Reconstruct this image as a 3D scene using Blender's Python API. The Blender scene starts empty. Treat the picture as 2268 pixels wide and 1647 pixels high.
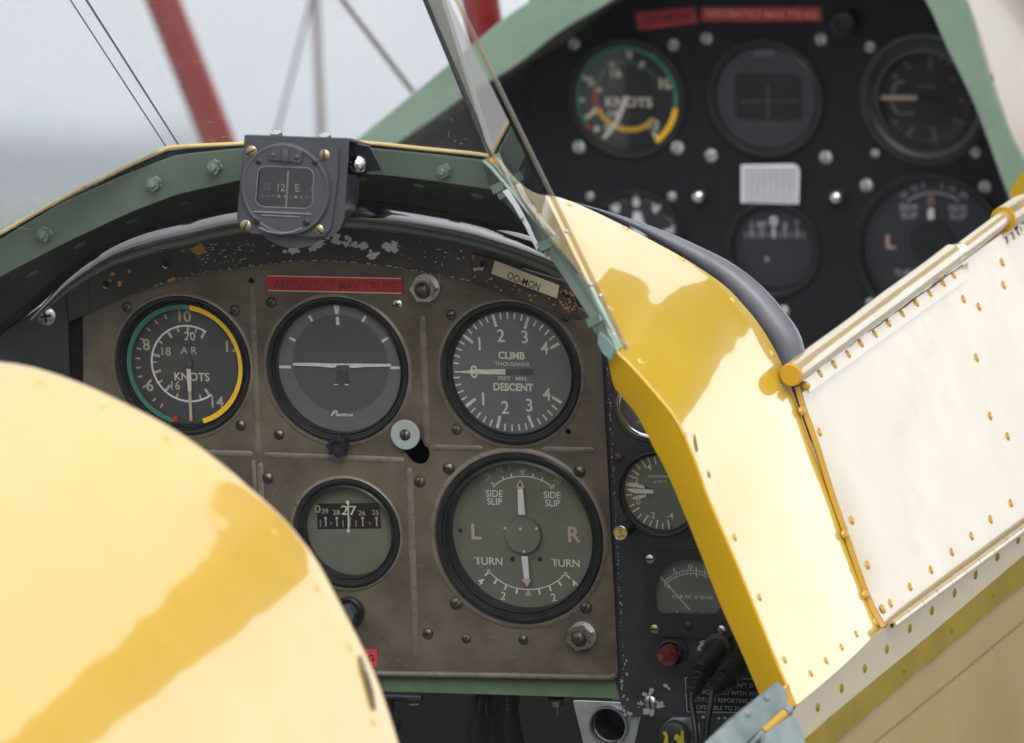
import bpy, bmesh, math, random
from mathutils import Vector as Vec, Matrix
from mathutils.geometry import tessellate_polygon
from mathutils.bvhtree import BVHTree

rng = random.Random(11)
sc = bpy.context.scene
rad = math.radians

# ------------------------------------------------------------------ camera
W, H, LENS, DIST = 2268.0, 1647.0, 400.0, 7.0
FPX = W * LENS / 36.0
PITCH = math.atan((H / 2 - 415) / FPX)
CAM = Vec((0, 0, 1.75))
RIGHT = Vec((1, 0, 0))
FWD = Vec((0, math.cos(PITCH), -math.sin(PITCH)))
UP = Vec((0, math.sin(PITCH), math.cos(PITCH)))
cd = bpy.data.cameras.new('camera')
cam = bpy.data.objects.new('camera', cd)
sc.collection.objects.link(cam)
cam.matrix_world = Matrix((RIGHT, UP, -FWD)).transposed().to_4x4()
cam.location = CAM
cd.lens = LENS
cd.sensor_width = 36
cd.clip_start = 0.1
cd.clip_end = 12000
cd.dof.use_dof = True
cd.dof.focus_distance = DIST - 0.02
cd.dof.aperture_fstop = 12.5
sc.camera = cam

# ------------------------------------------------------------------ light
SUN_AZ, SUN_EL = rad(172), rad(33)
sun_dir = Vec((math.sin(SUN_AZ) * math.cos(SUN_EL), math.cos(SUN_AZ) * math.cos(SUN_EL), math.sin(SUN_EL)))
sl = bpy.data.lights.new('sun', 'SUN')
sl.energy = 1.2
sl.angle = rad(30)
sl.color = (1.0, 0.96, 0.9)
so = bpy.data.objects.new('sun', sl)
sc.collection.objects.link(so)
so.rotation_euler = sun_dir.to_track_quat('Z', 'Y').to_euler()

world = bpy.data.worlds.new('World')
sc.world = world
world.use_nodes = True
wn, wl = world.node_tree.nodes, world.node_tree.links
wn.clear()


def wmath(op, a, b=None, clamp=False):
    n = wn.new('ShaderNodeMath')
    n.operation = op
    n.use_clamp = clamp
    for i, x in enumerate((a, b)):
        if x is None:
            continue
        if isinstance(x, (int, float)):
            n.inputs[i].default_value = x
        else:
            wl.new(x, n.inputs[i])
    return n.outputs[0]


sky = wn.new('ShaderNodeTexSky')
sky.sky_type = 'NISHITA'
sky.sun_disc = False
sky.sun_elevation = SUN_EL
sky.sun_rotation = SUN_AZ
sky.dust_density = 3
tc = wn.new('ShaderNodeTexCoord')
sx = wn.new('ShaderNodeSeparateXYZ')
wl.new(tc.outputs['Generated'], sx.inputs[0])
dt = wn.new('ShaderNodeVectorMath')
dt.operation = 'DOT_PRODUCT'
wl.new(tc.outputs['Generated'], dt.inputs[0])
dt.inputs[1].default_value = Vec((math.sin(rad(44)) * math.cos(rad(9)), math.cos(rad(44)) * math.cos(rad(9)), math.sin(rad(9))))  # the bright break in the overcast
zz = wmath('MAXIMUM', sx.outputs[2], 0.0)
glow = wmath('POWER', wmath('MAXIMUM', dt.outputs['Value'], 0.0), 7.0)
cn = wn.new('ShaderNodeTexNoise')
cn.inputs['Scale'].default_value = 3.0
cn.inputs['Detail'].default_value = 5
wl.new(tc.outputs['Generated'], cn.inputs['Vector'])
cloud = wmath('ADD', wmath('MULTIPLY', zz, 7.0), 7.9)
cloud = wmath('ADD', cloud, wmath('MULTIPLY', glow, 16.0))
ds = wn.new('ShaderNodeVectorMath')
ds.operation = 'DOT_PRODUCT'
wl.new(tc.outputs['Generated'], ds.inputs[0])
ds.inputs[1].default_value = sun_dir
cloud = wmath('ADD', cloud, wmath('MULTIPLY', wmath('POWER', wmath('MAXIMUM', ds.outputs['Value'], 0.0), 7.0), 22.0))
cloud = wmath('MULTIPLY', cloud, wmath('ADD', wmath('MULTIPLY', cn.outputs[0], 0.5), 0.75))
cc = wn.new('ShaderNodeCombineColor')
wl.new(wmath('MULTIPLY', cloud, 0.97), cc.inputs[0])
wl.new(wmath('MULTIPLY', cloud, 1.0), cc.inputs[1])
wl.new(wmath('MULTIPLY', cloud, 1.06), cc.inputs[2])
mx = wn.new('ShaderNodeMix')
mx.data_type = 'RGBA'
mx.inputs[0].default_value = 0.9
wl.new(sky.outputs[0], mx.inputs[6])
wl.new(cc.outputs[0], mx.inputs[7])
bg = wn.new('ShaderNodeBackground')
bg.inputs['Strength'].default_value = 0.1
wl.new(mx.outputs[2], bg.inputs[0])
wo = wn.new('ShaderNodeOutputWorld')
wl.new(bg.outputs[0], wo.inputs[0])

sc.view_settings.view_transform = 'Standard'
sc.view_settings.look = 'None'
sc.view_settings.exposure = -0.02
sc.view_settings.gamma = 1.0
sc.view_settings.use_curve_mapping = False
sc.render.engine = 'CYCLES'
sc.cycles.use_denoising = True
sc.cycles.max_bounces = 8
sc.cycles.transparent_max_bounces = 16
sc.cycles.caustics_reflective = False
sc.cycles.caustics_refractive = False

# ------------------------------------------------------------------ the aircraft's own axes
# x = starboard, y = up, z = aft (towards the pilot); the origin lies on the rear instrument panel
_n = Vec((-0.30, -0.21, 0.93)).normalized()
_u = Vec((0.945, -0.024, 0.2995))
_u = (_u - _n * _u.dot(_n)).normalized()
_v = _n.cross(_u).normalized()


def c2w(a):
    return RIGHT * a.x + UP * a.y - FWD * a.z


def ray_w(px, py):
    return FWD + RIGHT * ((px - W / 2) / FPX) + UP * ((H / 2 - py) / FPX)


ORG = CAM + ray_w(760, 1000) * DIST
FR = Matrix((c2w(_u), c2w(_v), c2w(_n))).transposed().to_4x4()
FR.translation = ORG
FI = FR.inverted()
CA = FI @ CAM


def ray_a(px, py):
    return FI.to_3x3() @ ray_w(px, py)


def L(px, py, n=0.0):
    """aircraft coordinates of a point seen at (px, py) on the cross-section n metres aft of the panel"""
    d = ray_a(px, py)
    return CA + d * ((n - CA.z) / d.z)


def KV(n=0.0):
    """metres per vertical pixel on cross-section n"""
    return (DIST - 0.93 * n) / FPX / 0.977


# ------------------------------------------------------------------ materials
def lin(r, g, b):
    f = lambda c: (c / 255 / 12.92) if c / 255 <= 0.04045 else ((c / 255 + 0.055) / 1.055) ** 2.4
    return (f(r), f(g), f(b), 1)


def nt(name):
    m = bpy.data.materials.new(name)
    m.use_nodes = True
    n, l = m.node_tree.nodes, m.node_tree.links
    n.clear()
    o = n.new('ShaderNodeOutputMaterial')
    return m, n, l, o


def noise(n, l, co, scale, detail=4, rough=0.6, stretch=None):
    t = n.new('ShaderNodeTexNoise')
    t.inputs['Scale'].default_value = scale
    t.inputs['Detail'].default_value = detail
    t.inputs['Roughness'].default_value = rough
    if stretch:
        mp = n.new('ShaderNodeMapping')
        mp.inputs['Scale'].default_value = stretch[:3]
        if len(stretch) > 3:
            mp.inputs['Rotation'].default_value = stretch[3:]
        l.new(co, mp.inputs[0])
        co = mp.outputs[0]
    l.new(co, t.inputs['Vector'])
    return t.outputs[0]


def ramp(n, l, x, a, b, va=0.0, vb=1.0):
    r = n.new('ShaderNodeMapRange')
    r.interpolation_type = 'SMOOTHSTEP'
    r.inputs[1].default_value, r.inputs[2].default_value = a, b
    r.inputs[3].default_value, r.inputs[4].default_value = va, vb
    l.new(x, r.inputs[0])
    return r.outputs[0]


def mixc(n, l, f, a, b):
    m = n.new('ShaderNodeMix')
    m.data_type = 'RGBA'
    l.new(f, m.inputs[0])
    for i, x in ((6, a), (7, b)):
        if isinstance(x, tuple):
            m.inputs[i].default_value = x
        else:
            l.new(x, m.inputs[i])
    return m.outputs[2]


def M(name, col, rough=0.5, metal=0.0, var=0.12, vs=18.0, coat=0.0, coat_rough=0.05, coat_ior=1.5, bump=0.0, bs=400.0,
      wear=None, dirt=None, spec=0.5, rvar=0.15, bump2=None, emit=None):
    """painted / metal surface. wear, dirt = (colour, noise scale, low, high[, stretch]) patches with their own shape"""
    m, n, l, o = nt(name)
    p = n.new('ShaderNodeBsdfPrincipled')
    l.new(p.outputs[0], o.inputs[0])
    co = n.new('ShaderNodeTexCoord').outputs['Object']
    if len(col) == 3:
        col = (*col, 1)
    nz = noise(n, l, co, vs, 5)
    lo = tuple(c * (1 - var) for c in col[:3]) + (1,)
    hi = tuple(min(1, c * (1 + var)) for c in col[:3]) + (1,)
    c = mixc(n, l, ramp(n, l, nz, 0.3, 0.7), lo, hi)
    for w in (dirt, wear):
        if w:
            wz = noise(n, l, co, w[1], 7, 0.68, w[4] if len(w) > 4 else None)
            f = ramp(n, l, wz, w[2], w[3])
            c = mixc(n, l, f, c, (*w[0][:3], 1))
    l.new(c, p.inputs['Base Color'])
    p.inputs['Metallic'].default_value = metal
    p.inputs['Specular IOR Level'].default_value = spec
    l.new(ramp(n, l, noise(n, l, co, vs * 4, 4), 0.3, 0.7, max(0.02, rough - rvar * rough), min(1, rough + rvar * rough)), p.inputs['Roughness'])
    p.inputs['Coat Weight'].default_value = coat
    p.inputs['Coat Roughness'].default_value = coat_rough
    p.inputs['Coat IOR'].default_value = coat_ior
    if emit:
        p.inputs['Emission Color'].default_value = (*emit[:3], 1)
        p.inputs['Emission Strength'].default_value = emit[3]
    if bump:
        b = n.new('ShaderNodeBump')
        b.inputs['Strength'].default_value = bump
        b.inputs['Distance'].default_value = 0.00017
        l.new(noise(n, l, co, bs, 5), b.inputs['Height'])
        nn = b.outputs[0]
        if bump2:
            b2 = n.new('ShaderNodeBump')
            b2.inputs['Strength'].default_value = bump2[0]
            b2.inputs['Distance'].default_value = 0.01
            l.new(noise(n, l, co, bump2[1], 2), b2.inputs['Height'])
            l.new(nn, b2.inputs['Normal'])
            nn = b2.outputs[0]
        l.new(nn, p.inputs['Normal'])
        if coat:
            if bump2:
                b3 = n.new('ShaderNodeBump')
                b3.inputs['Strength'].default_value = bump2[0]
                b3.inputs['Distance'].default_value = 0.01
                l.new(noise(n, l, co, bump2[1], 2), b3.inputs['Height'])
                l.new(b3.outputs[0], p.inputs['Coat Normal'])
    return m


def clear_mat(name, tint=(1, 1, 1), gain=1.8, scratch=0.0, rough=0.02, base=0.0, ior=1.45):
    """thin clear pane: see-through with Fresnel gloss and, for perspex, fine scuffs"""
    m, n, l, o = nt(name)
    t = n.new('ShaderNodeBsdfTransparent')
    t.inputs[0].default_value = (*tint, 1)
    g = n.new('ShaderNodeBsdfGlossy')
    g.inputs['Roughness'].default_value = rough
    fr = n.new('ShaderNodeFresnel')
    fr.inputs[0].default_value = ior
    ma = n.new('ShaderNodeMath')
    ma.operation = 'MULTIPLY_ADD'
    ma.use_clamp = True
    l.new(fr.outputs[0], ma.inputs[0])
    ma.inputs[1].default_value = gain
    ma.inputs[2].default_value = base
    mxs = n.new('ShaderNodeMixShader')
    l.new(ma.outputs[0], mxs.inputs[0])
    l.new(t.outputs[0], mxs.inputs[1])
    l.new(g.outputs[0], mxs.inputs[2])
    out = mxs.outputs[0]
    if scratch:
        co = n.new('ShaderNodeTexCoord').outputs['Object']
        fac = None
        for sz, ro in ((60, 0.5), (75, -0.7), (50, 1.9)):
            z = ramp(n, l, noise(n, l, co, sz, 2, 0.5, (1, 14, 1, 0, 0, ro)), 0.69, 0.78)
            zz2 = ramp(n, l, noise(n, l, co, 9, 3), 0.45, 0.65)
            mm = n.new('ShaderNodeMath')
            mm.operation = 'MULTIPLY'
            l.new(z, mm.inputs[0])
            l.new(zz2, mm.inputs[1])
            if fac is None:
                fac = mm.outputs[0]
            else:
                ad = n.new('ShaderNodeMath')
                ad.operation = 'MAXIMUM'
                l.new(fac, ad.inputs[0])
                l.new(mm.outputs[0], ad.inputs[1])
                fac = ad.outputs[0]
        sp = ramp(n, l, noise(n, l, co, 300, 1), 0.80, 0.84)
        ad = n.new('ShaderNodeMath')
        ad.operation = 'MAXIMUM'
        l.new(fac, ad.inputs[0])
        l.new(sp, ad.inputs[1])
        mu = n.new('ShaderNodeMath')
        mu.operation = 'MULTIPLY_ADD'
        l.new(ad.outputs[0], mu.inputs[0])
        mu.inputs[1].default_value = scratch
        mu.inputs[2].default_value = 0.035
        d = n.new('ShaderNodeBsdfDiffuse')
        d.inputs[0].default_value = (0.8, 0.8, 0.8, 1)
        m2 = n.new('ShaderNodeMixShader')
        l.new(mu.outputs[0], m2.inputs[0])
        l.new(out, m2.inputs[1])
        l.new(d.outputs[0], m2.inputs[2])
        out = m2.outputs[0]
    l.new(out, o.inputs[0])
    return m


YEL = (0.62, 0.365, 0.006)
m_yellow = M('yellow_gloss_paint', YEL, 0.35, var=0.03, vs=6, coat=1.0, coat_rough=0.05, coat_ior=1.48, bump=0.02, bs=900, bump2=(0.07, 10),
             wear=((0.5, 0.5, 0.42), 55, 0.785, 0.80))
m_deck = M('yellow_deck_paint', (0.60, 0.385, 0.016), 0.35, var=0.04, vs=6, coat=1.0, coat_rough=0.06, coat_ior=2.1, bump=0.03, bs=700, bump2=(0.07, 13),
           wear=((0.5, 0.5, 0.42), 55, 0.785, 0.80))
m_door = M('yellow_sheen_paint', (0.46, 0.35, 0.175), 0.4, var=0.05, vs=6, coat=1.0, coat_rough=0.10, coat_ior=1.9, bump=0.04, bs=500, bump2=(0.10, 16),  # sky sheen on the yellow is mixed into this paler base
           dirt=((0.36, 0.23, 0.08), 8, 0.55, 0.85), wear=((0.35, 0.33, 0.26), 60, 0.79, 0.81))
m_rivet = M('yellow_rivet_paint', (0.50, 0.28, 0.014), 0.35, var=0.06, coat=0.6, coat_rough=0.1)
m_fabric = M('doped_fabric', (0.30, 0.215, 0.078), 0.6, var=0.10, vs=10, spec=0.2, coat=0.08, coat_rough=0.28, coat_ior=1.6, bump=0.35, bs=1100, bump2=(0.05, 30))
m_tape = M('mustard_fabric_tape', (0.235, 0.165, 0.004), 0.6, var=0.15, vs=25, coat=0.0, spec=0.15, bump=0.5, bs=300, wear=((0.6, 0.55, 0.35), 90, 0.70, 0.74, (1, 4, 1, 0, 0, 0.6)))
m_panel = M('brown_panel_paint', (0.140, 0.114, 0.086), 0.36, metal=0.25, var=0.32, vs=22, bump=0.16, bs=380, dirt=((0.215, 0.130, 0.058), 15, 0.52, 0.78), wear=((0.34, 0.30, 0.26), 130, 0.735, 0.76), spec=0.45)
m_rib = M('rubbed_brown_paint', (0.165, 0.138, 0.108), 0.30, var=0.2, vs=40, bump=0.1, bs=380)
m_black = M('black_crackle_paint', (0.036, 0.036, 0.040), 0.42, var=0.3, vs=30, bump=0.5, bs=420, wear=((0.30, 0.29, 0.28), 85, 0.735, 0.75))
m_hood = M('worn_black_paint', (0.036, 0.032, 0.030), 0.42, var=0.4, vs=16, bump=0.3, bs=420, dirt=((0.085, 0.066, 0.05), 14, 0.5, 0.7),
           wear=((0.62, 0.60, 0.57), 60, 0.70, 0.715, (1, 2.6, 1)))
m_ochre = M('ochre_primer', (0.42, 0.22, 0.05), 0.6, var=0.3)
m_chip = M('bare_metal_chip', (0.55, 0.54, 0.53), 0.45, metal=0.3, var=0.2)
m_rim = M('black_gloss_rim', (0.008, 0.008, 0.009), 0.2, var=0.2, coat=1.0, coat_ior=2.5, coat_rough=0.06, bump=0.5, bs=150, rvar=0.5, spec=0.6)
m_bezel = M('black_bezel', (0.017, 0.017, 0.018), 0.33, var=0.35, vs=60, bump=0.35, bs=700, wear=((0.10, 0.095, 0.09), 160, 0.66, 0.72))
m_frontblack = M('matt_black_panel', (0.009, 0.009, 0.012), 0.6, var=0.15, vs=10, bump=0.2, bs=300, spec=0.25)
m_green = M('sage_green_paint', (0.105, 0.140, 0.108), 0.42, var=0.1, vs=20, bump=0.22, bs=260, dirt=((0.07, 0.10, 0.075), 22, 0.6, 0.75))
m_greenlight = M('green_sky_sheen', (0.34, 0.45, 0.38), 0.4, var=0.12, vs=40, bump=0.2, bs=500, wear=((0.66, 0.68, 0.64), 70, 0.57, 0.63))  # sky reflected along the arm's edge is put into this green
m_dkgreen = M('shaded_green_underside', (0.075, 0.085, 0.066), 0.6, var=0.3, vs=18, bump=0.5, bs=160)  # shade beneath the arch is put into this darker green
m_wood = M('green_painted_wood', (0.115, 0.175, 0.095), 0.4, var=0.2, vs=20, bump=0.4, bs=200, bump2=(0.1, 40), wear=((0.04, 0.04, 0.02), 60, 0.70, 0.72, (1, 5, 1)))
m_slate = M('slate_grey_paint', (0.070, 0.072, 0.083), 0.42, var=0.08, vs=40, bump=0.15, bs=600, wear=((0.5, 0.5, 0.52), 120, 0.77, 0.78))
m_slateworn = M('rubbed_slate_paint', (0.15, 0.155, 0.185), 0.36, var=0.15, vs=60)
m_brass = M('dull_brass', (0.42, 0.34, 0.20), 0.35, metal=0.85, var=0.25, vs=200)
m_nickel = M('nickel', (0.58, 0.57, 0.55), 0.28, metal=1.0, var=0.2, vs=150)
m_chrome = M('chrome', (0.78, 0.78, 0.79), 0.10, metal=1.0, var=0.05)
m_oldscrew = M('oxidised_screw', (0.14, 0.118, 0.098), 0.38, metal=0.75, var=0.35, vs=150)
m_rustscrew = M('rusty_screw', (0.10, 0.055, 0.045), 0.5, metal=0.5, var=0.3, vs=150)
m_slot = M('screw_slot', (0.01, 0.009, 0.008), 0.8)
m_silver = M('bare_aluminium', (0.62, 0.63, 0.64), 0.36, metal=0.8, var=0.12, vs=40, bump=0.2, bs=300)
m_washer = M('zinc_washer', (0.42, 0.46, 0.44), 0.45, metal=0.25, var=0.08, vs=90)
m_dark = M('unlit_black', (0.006, 0.006, 0.006), 0.8)
m_rubber = M('black_rubber', (0.012, 0.012, 0.013), 0.42, var=0.1)
m_leather = M('charcoal_leather', (0.115, 0.116, 0.140), 0.42, coat=0.3, coat_ior=1.6, coat_rough=0.3, var=0.2, vs=24, bump=0.5, bs=220, bump2=(0.08, 50), spec=0.6)
m_boot = M('black_boot_leather', (0.010, 0.010, 0.011), 0.6, bump=0.8, bs=260)
m_thread = M('grey_thread', (0.2, 0.2, 0.2), 0.8)
m_red = M('red_placard', (0.50, 0.025, 0.022), 0.4, var=0.06, vs=60, wear=((0.55, 0.45, 0.36), 90, 0.74, 0.76))
m_redtape = M('red_label_tape', (0.55, 0.055, 0.075), 0.4, var=0.04)
m_strut = M('red_strut_paint', (0.19, 0.012, 0.012), 0.3, var=0.05, coat=0.8, coat_rough=0.1)
m_wire = M('steel_wire', (0.30, 0.31, 0.34), 0.35, metal=0.6)
m_cable = M('brown_wire', (0.13, 0.10, 0.075), 0.5, metal=0.3)
m_cream = M('cream_plate', (0.62, 0.53, 0.36), 0.45, var=0.06, vs=40, bump=0.05)
m_cowl = M('cowling_sheen_paint', (0.62, 0.56, 0.50), 0.4, var=0.06, vs=8, coat=0.4, coat_rough=0.2, dirt=((0.4, 0.32, 0.2), 8, 0.6, 0.8))  # sky sheen over yellow paint is put into this cream
m_paper = M('white_paper', (0.80, 0.80, 0.84), 0.6, var=0.02)
m_paperline = M('grey_print', (0.30, 0.31, 0.36), 0.6)
m_bluegrey = M('blue_grey_paint', (0.19, 0.235, 0.235), 0.42, var=0.22, vs=45, coat=0.2, coat_rough=0.25, bump=0.4, bs=140, bump2=(0.12, 60), wear=((0.32, 0.22, 0.02), 70, 0.70, 0.73))
m_lampred = M('red_lens', (0.13, 0.005, 0.005), 0.15, coat=1.0, var=0.2, bump=0.2, bs=500)
m_acryl = clear_mat('perspex_edge', (0.62, 0.60, 0.55), 1.6, 0.10, 0.08, 0.20)
m_acryl_tan = M('perspex_cut_edge', (0.34, 0.27, 0.16), 0.25, var=0.35, vs=30, coat=1.0, coat_rough=0.08)
m_acryl_dark = M('dark_perspex_joint', (0.09, 0.09, 0.10), 0.25, var=0.4, vs=12, coat=0.7)
m_pane = clear_mat('perspex', (0.955, 0.955, 0.96), 1.3, 0.22, 0.02, 0.0)
m_glass = clear_mat('instrument_glass', (0.985, 0.985, 0.985), 0.5, 0.0, 0.015, 0.055)
m_grass = M('dry_grass', (0.085, 0.095, 0.05), 0.9, var=0.3, vs=0.05)
m_wood_far = M('tree_foliage', (0.035, 0.055, 0.03), 0.9, var=0.3, vs=0.1)
# dial print: every dial face carries its own print, so these share one slot list
f_black = M('dial_black', (0.085, 0.083, 0.083), 0.6, var=0.12, vs=60)
f_grey = M('dial_grey', (0.175, 0.176, 0.185), 0.6, var=0.1, vs=60)
f_olive = M('dial_olive', (0.195, 0.200, 0.150), 0.55, var=0.08, vs=60)
f_front = M('dial_blue_black', (0.014, 0.015, 0.019), 0.6, var=0.1)
f_front2 = M('dial_slate', (0.034, 0.037, 0.050), 0.6, var=0.1)
p_tan = M('tan_lume', (0.62, 0.52, 0.39), 0.7, var=0.15, vs=300)
p_cream = M('cream_lume', (0.84, 0.79, 0.64), 0.7, var=0.12, vs=300)
p_white = M('white_print', (0.86, 0.88, 0.86), 0.7, var=0.08, vs=300)
p_green = M('green_band', (0.035, 0.155, 0.105), 0.5, var=0.1)
p_yellow = M('yellow_band', (0.80, 0.46, 0.02), 0.5, var=0.03)
p_red = M('red_band', (0.42, 0.02, 0.02), 0.5)
p_pink = M('faded_pink_lume', (0.68, 0.47, 0.37), 0.7)
p_dark = M('dark_print', (0.006, 0.006, 0.007), 0.6)
p_grey = M('grey_print_line', (0.16, 0.165, 0.16), 0.6)
p_greenlume = M('green_lume', (0.14, 0.27, 0.20), 0.7)
p_mid = M('worn_pale_print', (0.42, 0.44, 0.45), 0.7)
p_dim = M('dim_print', (0.12, 0.12, 0.10), 0.7)
PRINT = [p_tan, p_cream, p_white, p_green, p_yellow, p_red, p_pink, p_dark, p_grey, p_greenlume, p_dim, p_mid]
TAN, CREAM, WHITE, GREEN, YELLOW, RED, PINK, DARK, GREY, GLUM, DIM, MID = range(1, 13)


# ------------------------------------------------------------------ mesh building
class MB:
    def __init__(s):
        s.v, s.f, s.mi, s.sm = [], [], [], []

    def add(s, vs, fs, mi=0, sm=False, T=None):
        b = len(s.v)
        s.v += [tuple(T @ Vec(p)) if T else tuple(p) for p in vs]
        s.f += [tuple(b + i for i in f) for f in fs]
        s.mi += [mi] * len(fs)
        s.sm += [sm] * len(fs)

    def lathe(s, prof, c=(0, 0, 0), seg=48, mi=0, sm=True, T=None, flute=None):
        vs, fs, idx = [], [], []
        for r, z in prof:
            if r < 1e-9:
                idx.append([len(vs)])
                vs.append((c[0], c[1], c[2] + z))
            else:
                row = []
                for i in range(seg):
                    a = 2 * math.pi * i / seg
                    q = r * (1 + (flute[1] * math.cos(flute[0] * a) if flute else 0))
                    row.append(len(vs))
                    vs.append((c[0] + q * math.cos(a), c[1] + q * math.sin(a), c[2] + z))
                idx.append(row)
        for a, b in zip(idx, idx[1:]):
            for i in range(seg):
                j = (i + 1) % seg
                if len(a) == 1 and len(b) == 1:
                    continue
                if len(a) == 1:
                    fs.append((a[0], b[i], b[j]))
                elif len(b) == 1:
                    fs.append((a[i], a[j], b[0]))
                else:
                    fs.append((a[i], a[j], b[j], b[i]))
        s.add(vs, fs, mi, sm, T)

    def prism(s, pts, z0, z1, mi=0, holes=(), T=None, side=True):
        polys = [[Vec((p[0], p[1], 0)) for p in pts]] + [[Vec((p[0], p[1], 0)) for p in h] for h in holes]
        tri = tessellate_polygon(polys)
        flat = [p for q in polys for p in q]
        n = len(flat)
        vs = [(p.x, p.y, z1) for p in flat] + [(p.x, p.y, z0) for p in flat]
        fs = []
        for t in tri:
            a, b, c = (flat[i] for i in t)
            t = tuple(t) if (b - a).cross(c - a).z > 0 else (t[0], t[2], t[1])
            fs.append(t)
            if side:
                fs.append((t[0] + n, t[2] + n, t[1] + n))
        if side:
            o = 0
            for q in polys:
                k = len(q)
                for i in range(k):
                    j = (i + 1) % k
                    fs.append((o + i, o + j, o + j + n, o + i + n))
                o += k
        s.add(vs, fs, mi, False, T)

    def box(s, c, d, mi=0, T=None):
        x, y, z = (k / 2 for k in d)
        s.prism([(c[0] - x, c[1] - y), (c[0] + x, c[1] - y), (c[0] + x, c[1] + y), (c[0] - x, c[1] + y)], c[2] - z, c[2] + z, mi, T=T)

    def tube(s, pts, r, seg=10, mi=0, cap=True, sm=True, flat=1.0, T=None):
        pts = [Vec(p) for p in pts]
        rs = r if isinstance(r, (list, tuple)) else [r] * len(pts)
        vs, fs = [], []
        up = None
        for i, p in enumerate(pts):
            d = (pts[min(i + 1, len(pts) - 1)] - pts[max(i - 1, 0)]).normalized()
            if up is None:
                up = Vec((0, 0, 1)) if abs(d.z) < 0.9 else Vec((0, 1, 0))
            a = (up - d * up.dot(d)).normalized()
            up = a
            b = d.cross(a)
            for k in range(seg):
                t = 2 * math.pi * k / seg
                vs.append(p + (a * math.cos(t) * flat + b * math.sin(t)) * rs[i])
        for i in range(len(pts) - 1):
            for k in range(seg):
                j = (k + 1) % seg
                fs.append((i * seg + k, i * seg + j, (i + 1) * seg + j, (i + 1) * seg + k))
        if cap:
            fs.append(tuple(range(seg))[::-1])
            fs.append(tuple((len(pts) - 1) * seg + k for k in range(seg)))
        s.add(vs, fs, mi, sm, T)

    def sheet(s, rows, mi=0, thick=0.0, sm=True, side=1, T=None):
        nr, nc = len(rows), len(rows[0])
        P = [[Vec(p) for p in r] for r in rows]
        vs = [p for r in P for p in r]
        fs = []
        for i in range(nr - 1):
            for j in range(nc - 1):
                fs.append((i * nc + j, i * nc + j + 1, (i + 1) * nc + j + 1, (i + 1) * nc + j))
        if thick:
            N = []
            for i in range(nr):
                for j in range(nc):
                    du = P[i][min(j + 1, nc - 1)] - P[i][max(j - 1, 0)]
                    dv = P[min(i + 1, nr - 1)][j] - P[max(i - 1, 0)][j]
                    N.append(du.cross(dv).normalized() * side)
            k = len(vs)
            vs += [vs[i] - N[i] * thick for i in range(k)]
            fs += [tuple(k + i for i in f[::-1]) for f in fs]
            edge = [j for j in range(nc)] + [i * nc + nc - 1 for i in range(1, nr)] + [(nr - 1) * nc + j for j in range(nc - 2, -1, -1)] + [i * nc for i in range(nr - 2, 0, -1)]
            for a, b in zip(edge, edge[1:] + edge[:1]):
                fs.append((b, a, a + k, b + k))
        s.add(vs, fs, mi, sm, T)

    # flat print on the plane z
    def line(s, p, q, w, z, mi=0, w2=None):
        p, q = Vec(p[:2]), Vec(q[:2])
        d = (q - p).normalized()
        t = Vec((-d.y, d.x))
        w2 = w if w2 is None else w2
        s.add([(*(p + t * w / 2), z), (*(q + t * w2 / 2), z), (*(q - t * w2 / 2), z), (*(p - t * w / 2), z)][::-1], [(0, 1, 2, 3)], mi)

    def arc(s, c, r, a0, a1, w, z, mi=0, seg=60):
        """angles in degrees clockwise from 12 o'clock"""
        vs, fs = [], []
        for i in range(seg + 1):
            a = rad(a0 + (a1 - a0) * i / seg)
            for q in (r - w / 2, r + w / 2):
                vs.append((c[0] + q * math.sin(a), c[1] + q * math.cos(a), z))
        for i in range(seg):
            fs.append((2 * i, 2 * i + 1, 2 * i + 3, 2 * i + 2))
        s.add(vs, fs, mi)

    def poly(s, pts, z, mi=0):
        pts = [(p[0], p[1]) for p in pts]
        ar = sum(a[0] * b[1] - b[0] * a[1] for a, b in zip(pts, pts[1:] + pts[:1]))
        if ar < 0:
            pts = pts[::-1]
        s.add([(p[0], p[1], z) for p in pts], [tuple(range(len(pts)))], mi)

    def disc(s, c, r, z, mi=0, seg=24, ey=1.0):
        s.poly([(c[0] + r * math.cos(2 * math.pi * i / seg), c[1] + ey * r * math.sin(2 * math.pi * i / seg)) for i in range(seg)], z, mi)

    def text(s, txt, c, cap, z, mi=0, xs=1.0, bold=0.0, rot=0.0, shear=0.0, T=None):
        vs, fs = text_mesh(txt, bold, shear)
        if not vs:
            return
        k = cap / CAP
        x0, x1 = min(p[0] for p in vs), max(p[0] for p in vs)
        mxx = (x0 + x1) / 2
        ca, sa = math.cos(rad(rot)), math.sin(rad(rot))
        out = []
        for x, y in vs:
            x, y = (x - mxx) * k * xs, (y - CAP / 2) * k
            out.append((c[0] + x * ca - y * sa, c[1] + x * sa + y * ca, z))
        s.add(out, fs, mi, False, T)

    def build(s, name, mats, parent=None, T=None, bevel=0.0, world_frame=True):
        me = bpy.data.meshes.new(name)
        me.from_pydata(s.v, [], s.f)
        for m in (mats if isinstance(mats, (list, tuple)) else [mats]):
            me.materials.append(m)
        me.polygons.foreach_set('material_index', s.mi)
        me.polygons.foreach_set('use_smooth', s.sm)
        me.update()
        if any(s.sm):
            me.set_sharp_from_angle(angle=rad(38))
        o = bpy.data.objects.new(name, me)
        sc.collection.objects.link(o)
        place(o, parent, T)
        if bevel:
            b = o.modifiers.new('bevel', 'BEVEL')
            b.width = bevel
            b.segments = 2
            b.limit_method = 'ANGLE'
            b.angle_limit = rad(50)
        return o


def place(o, parent, T):
    T = T or Matrix()
    if parent:
        o.parent = parent
        o.matrix_basis = T
    else:
        o.matrix_world = FR @ T


_tc = {}


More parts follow.
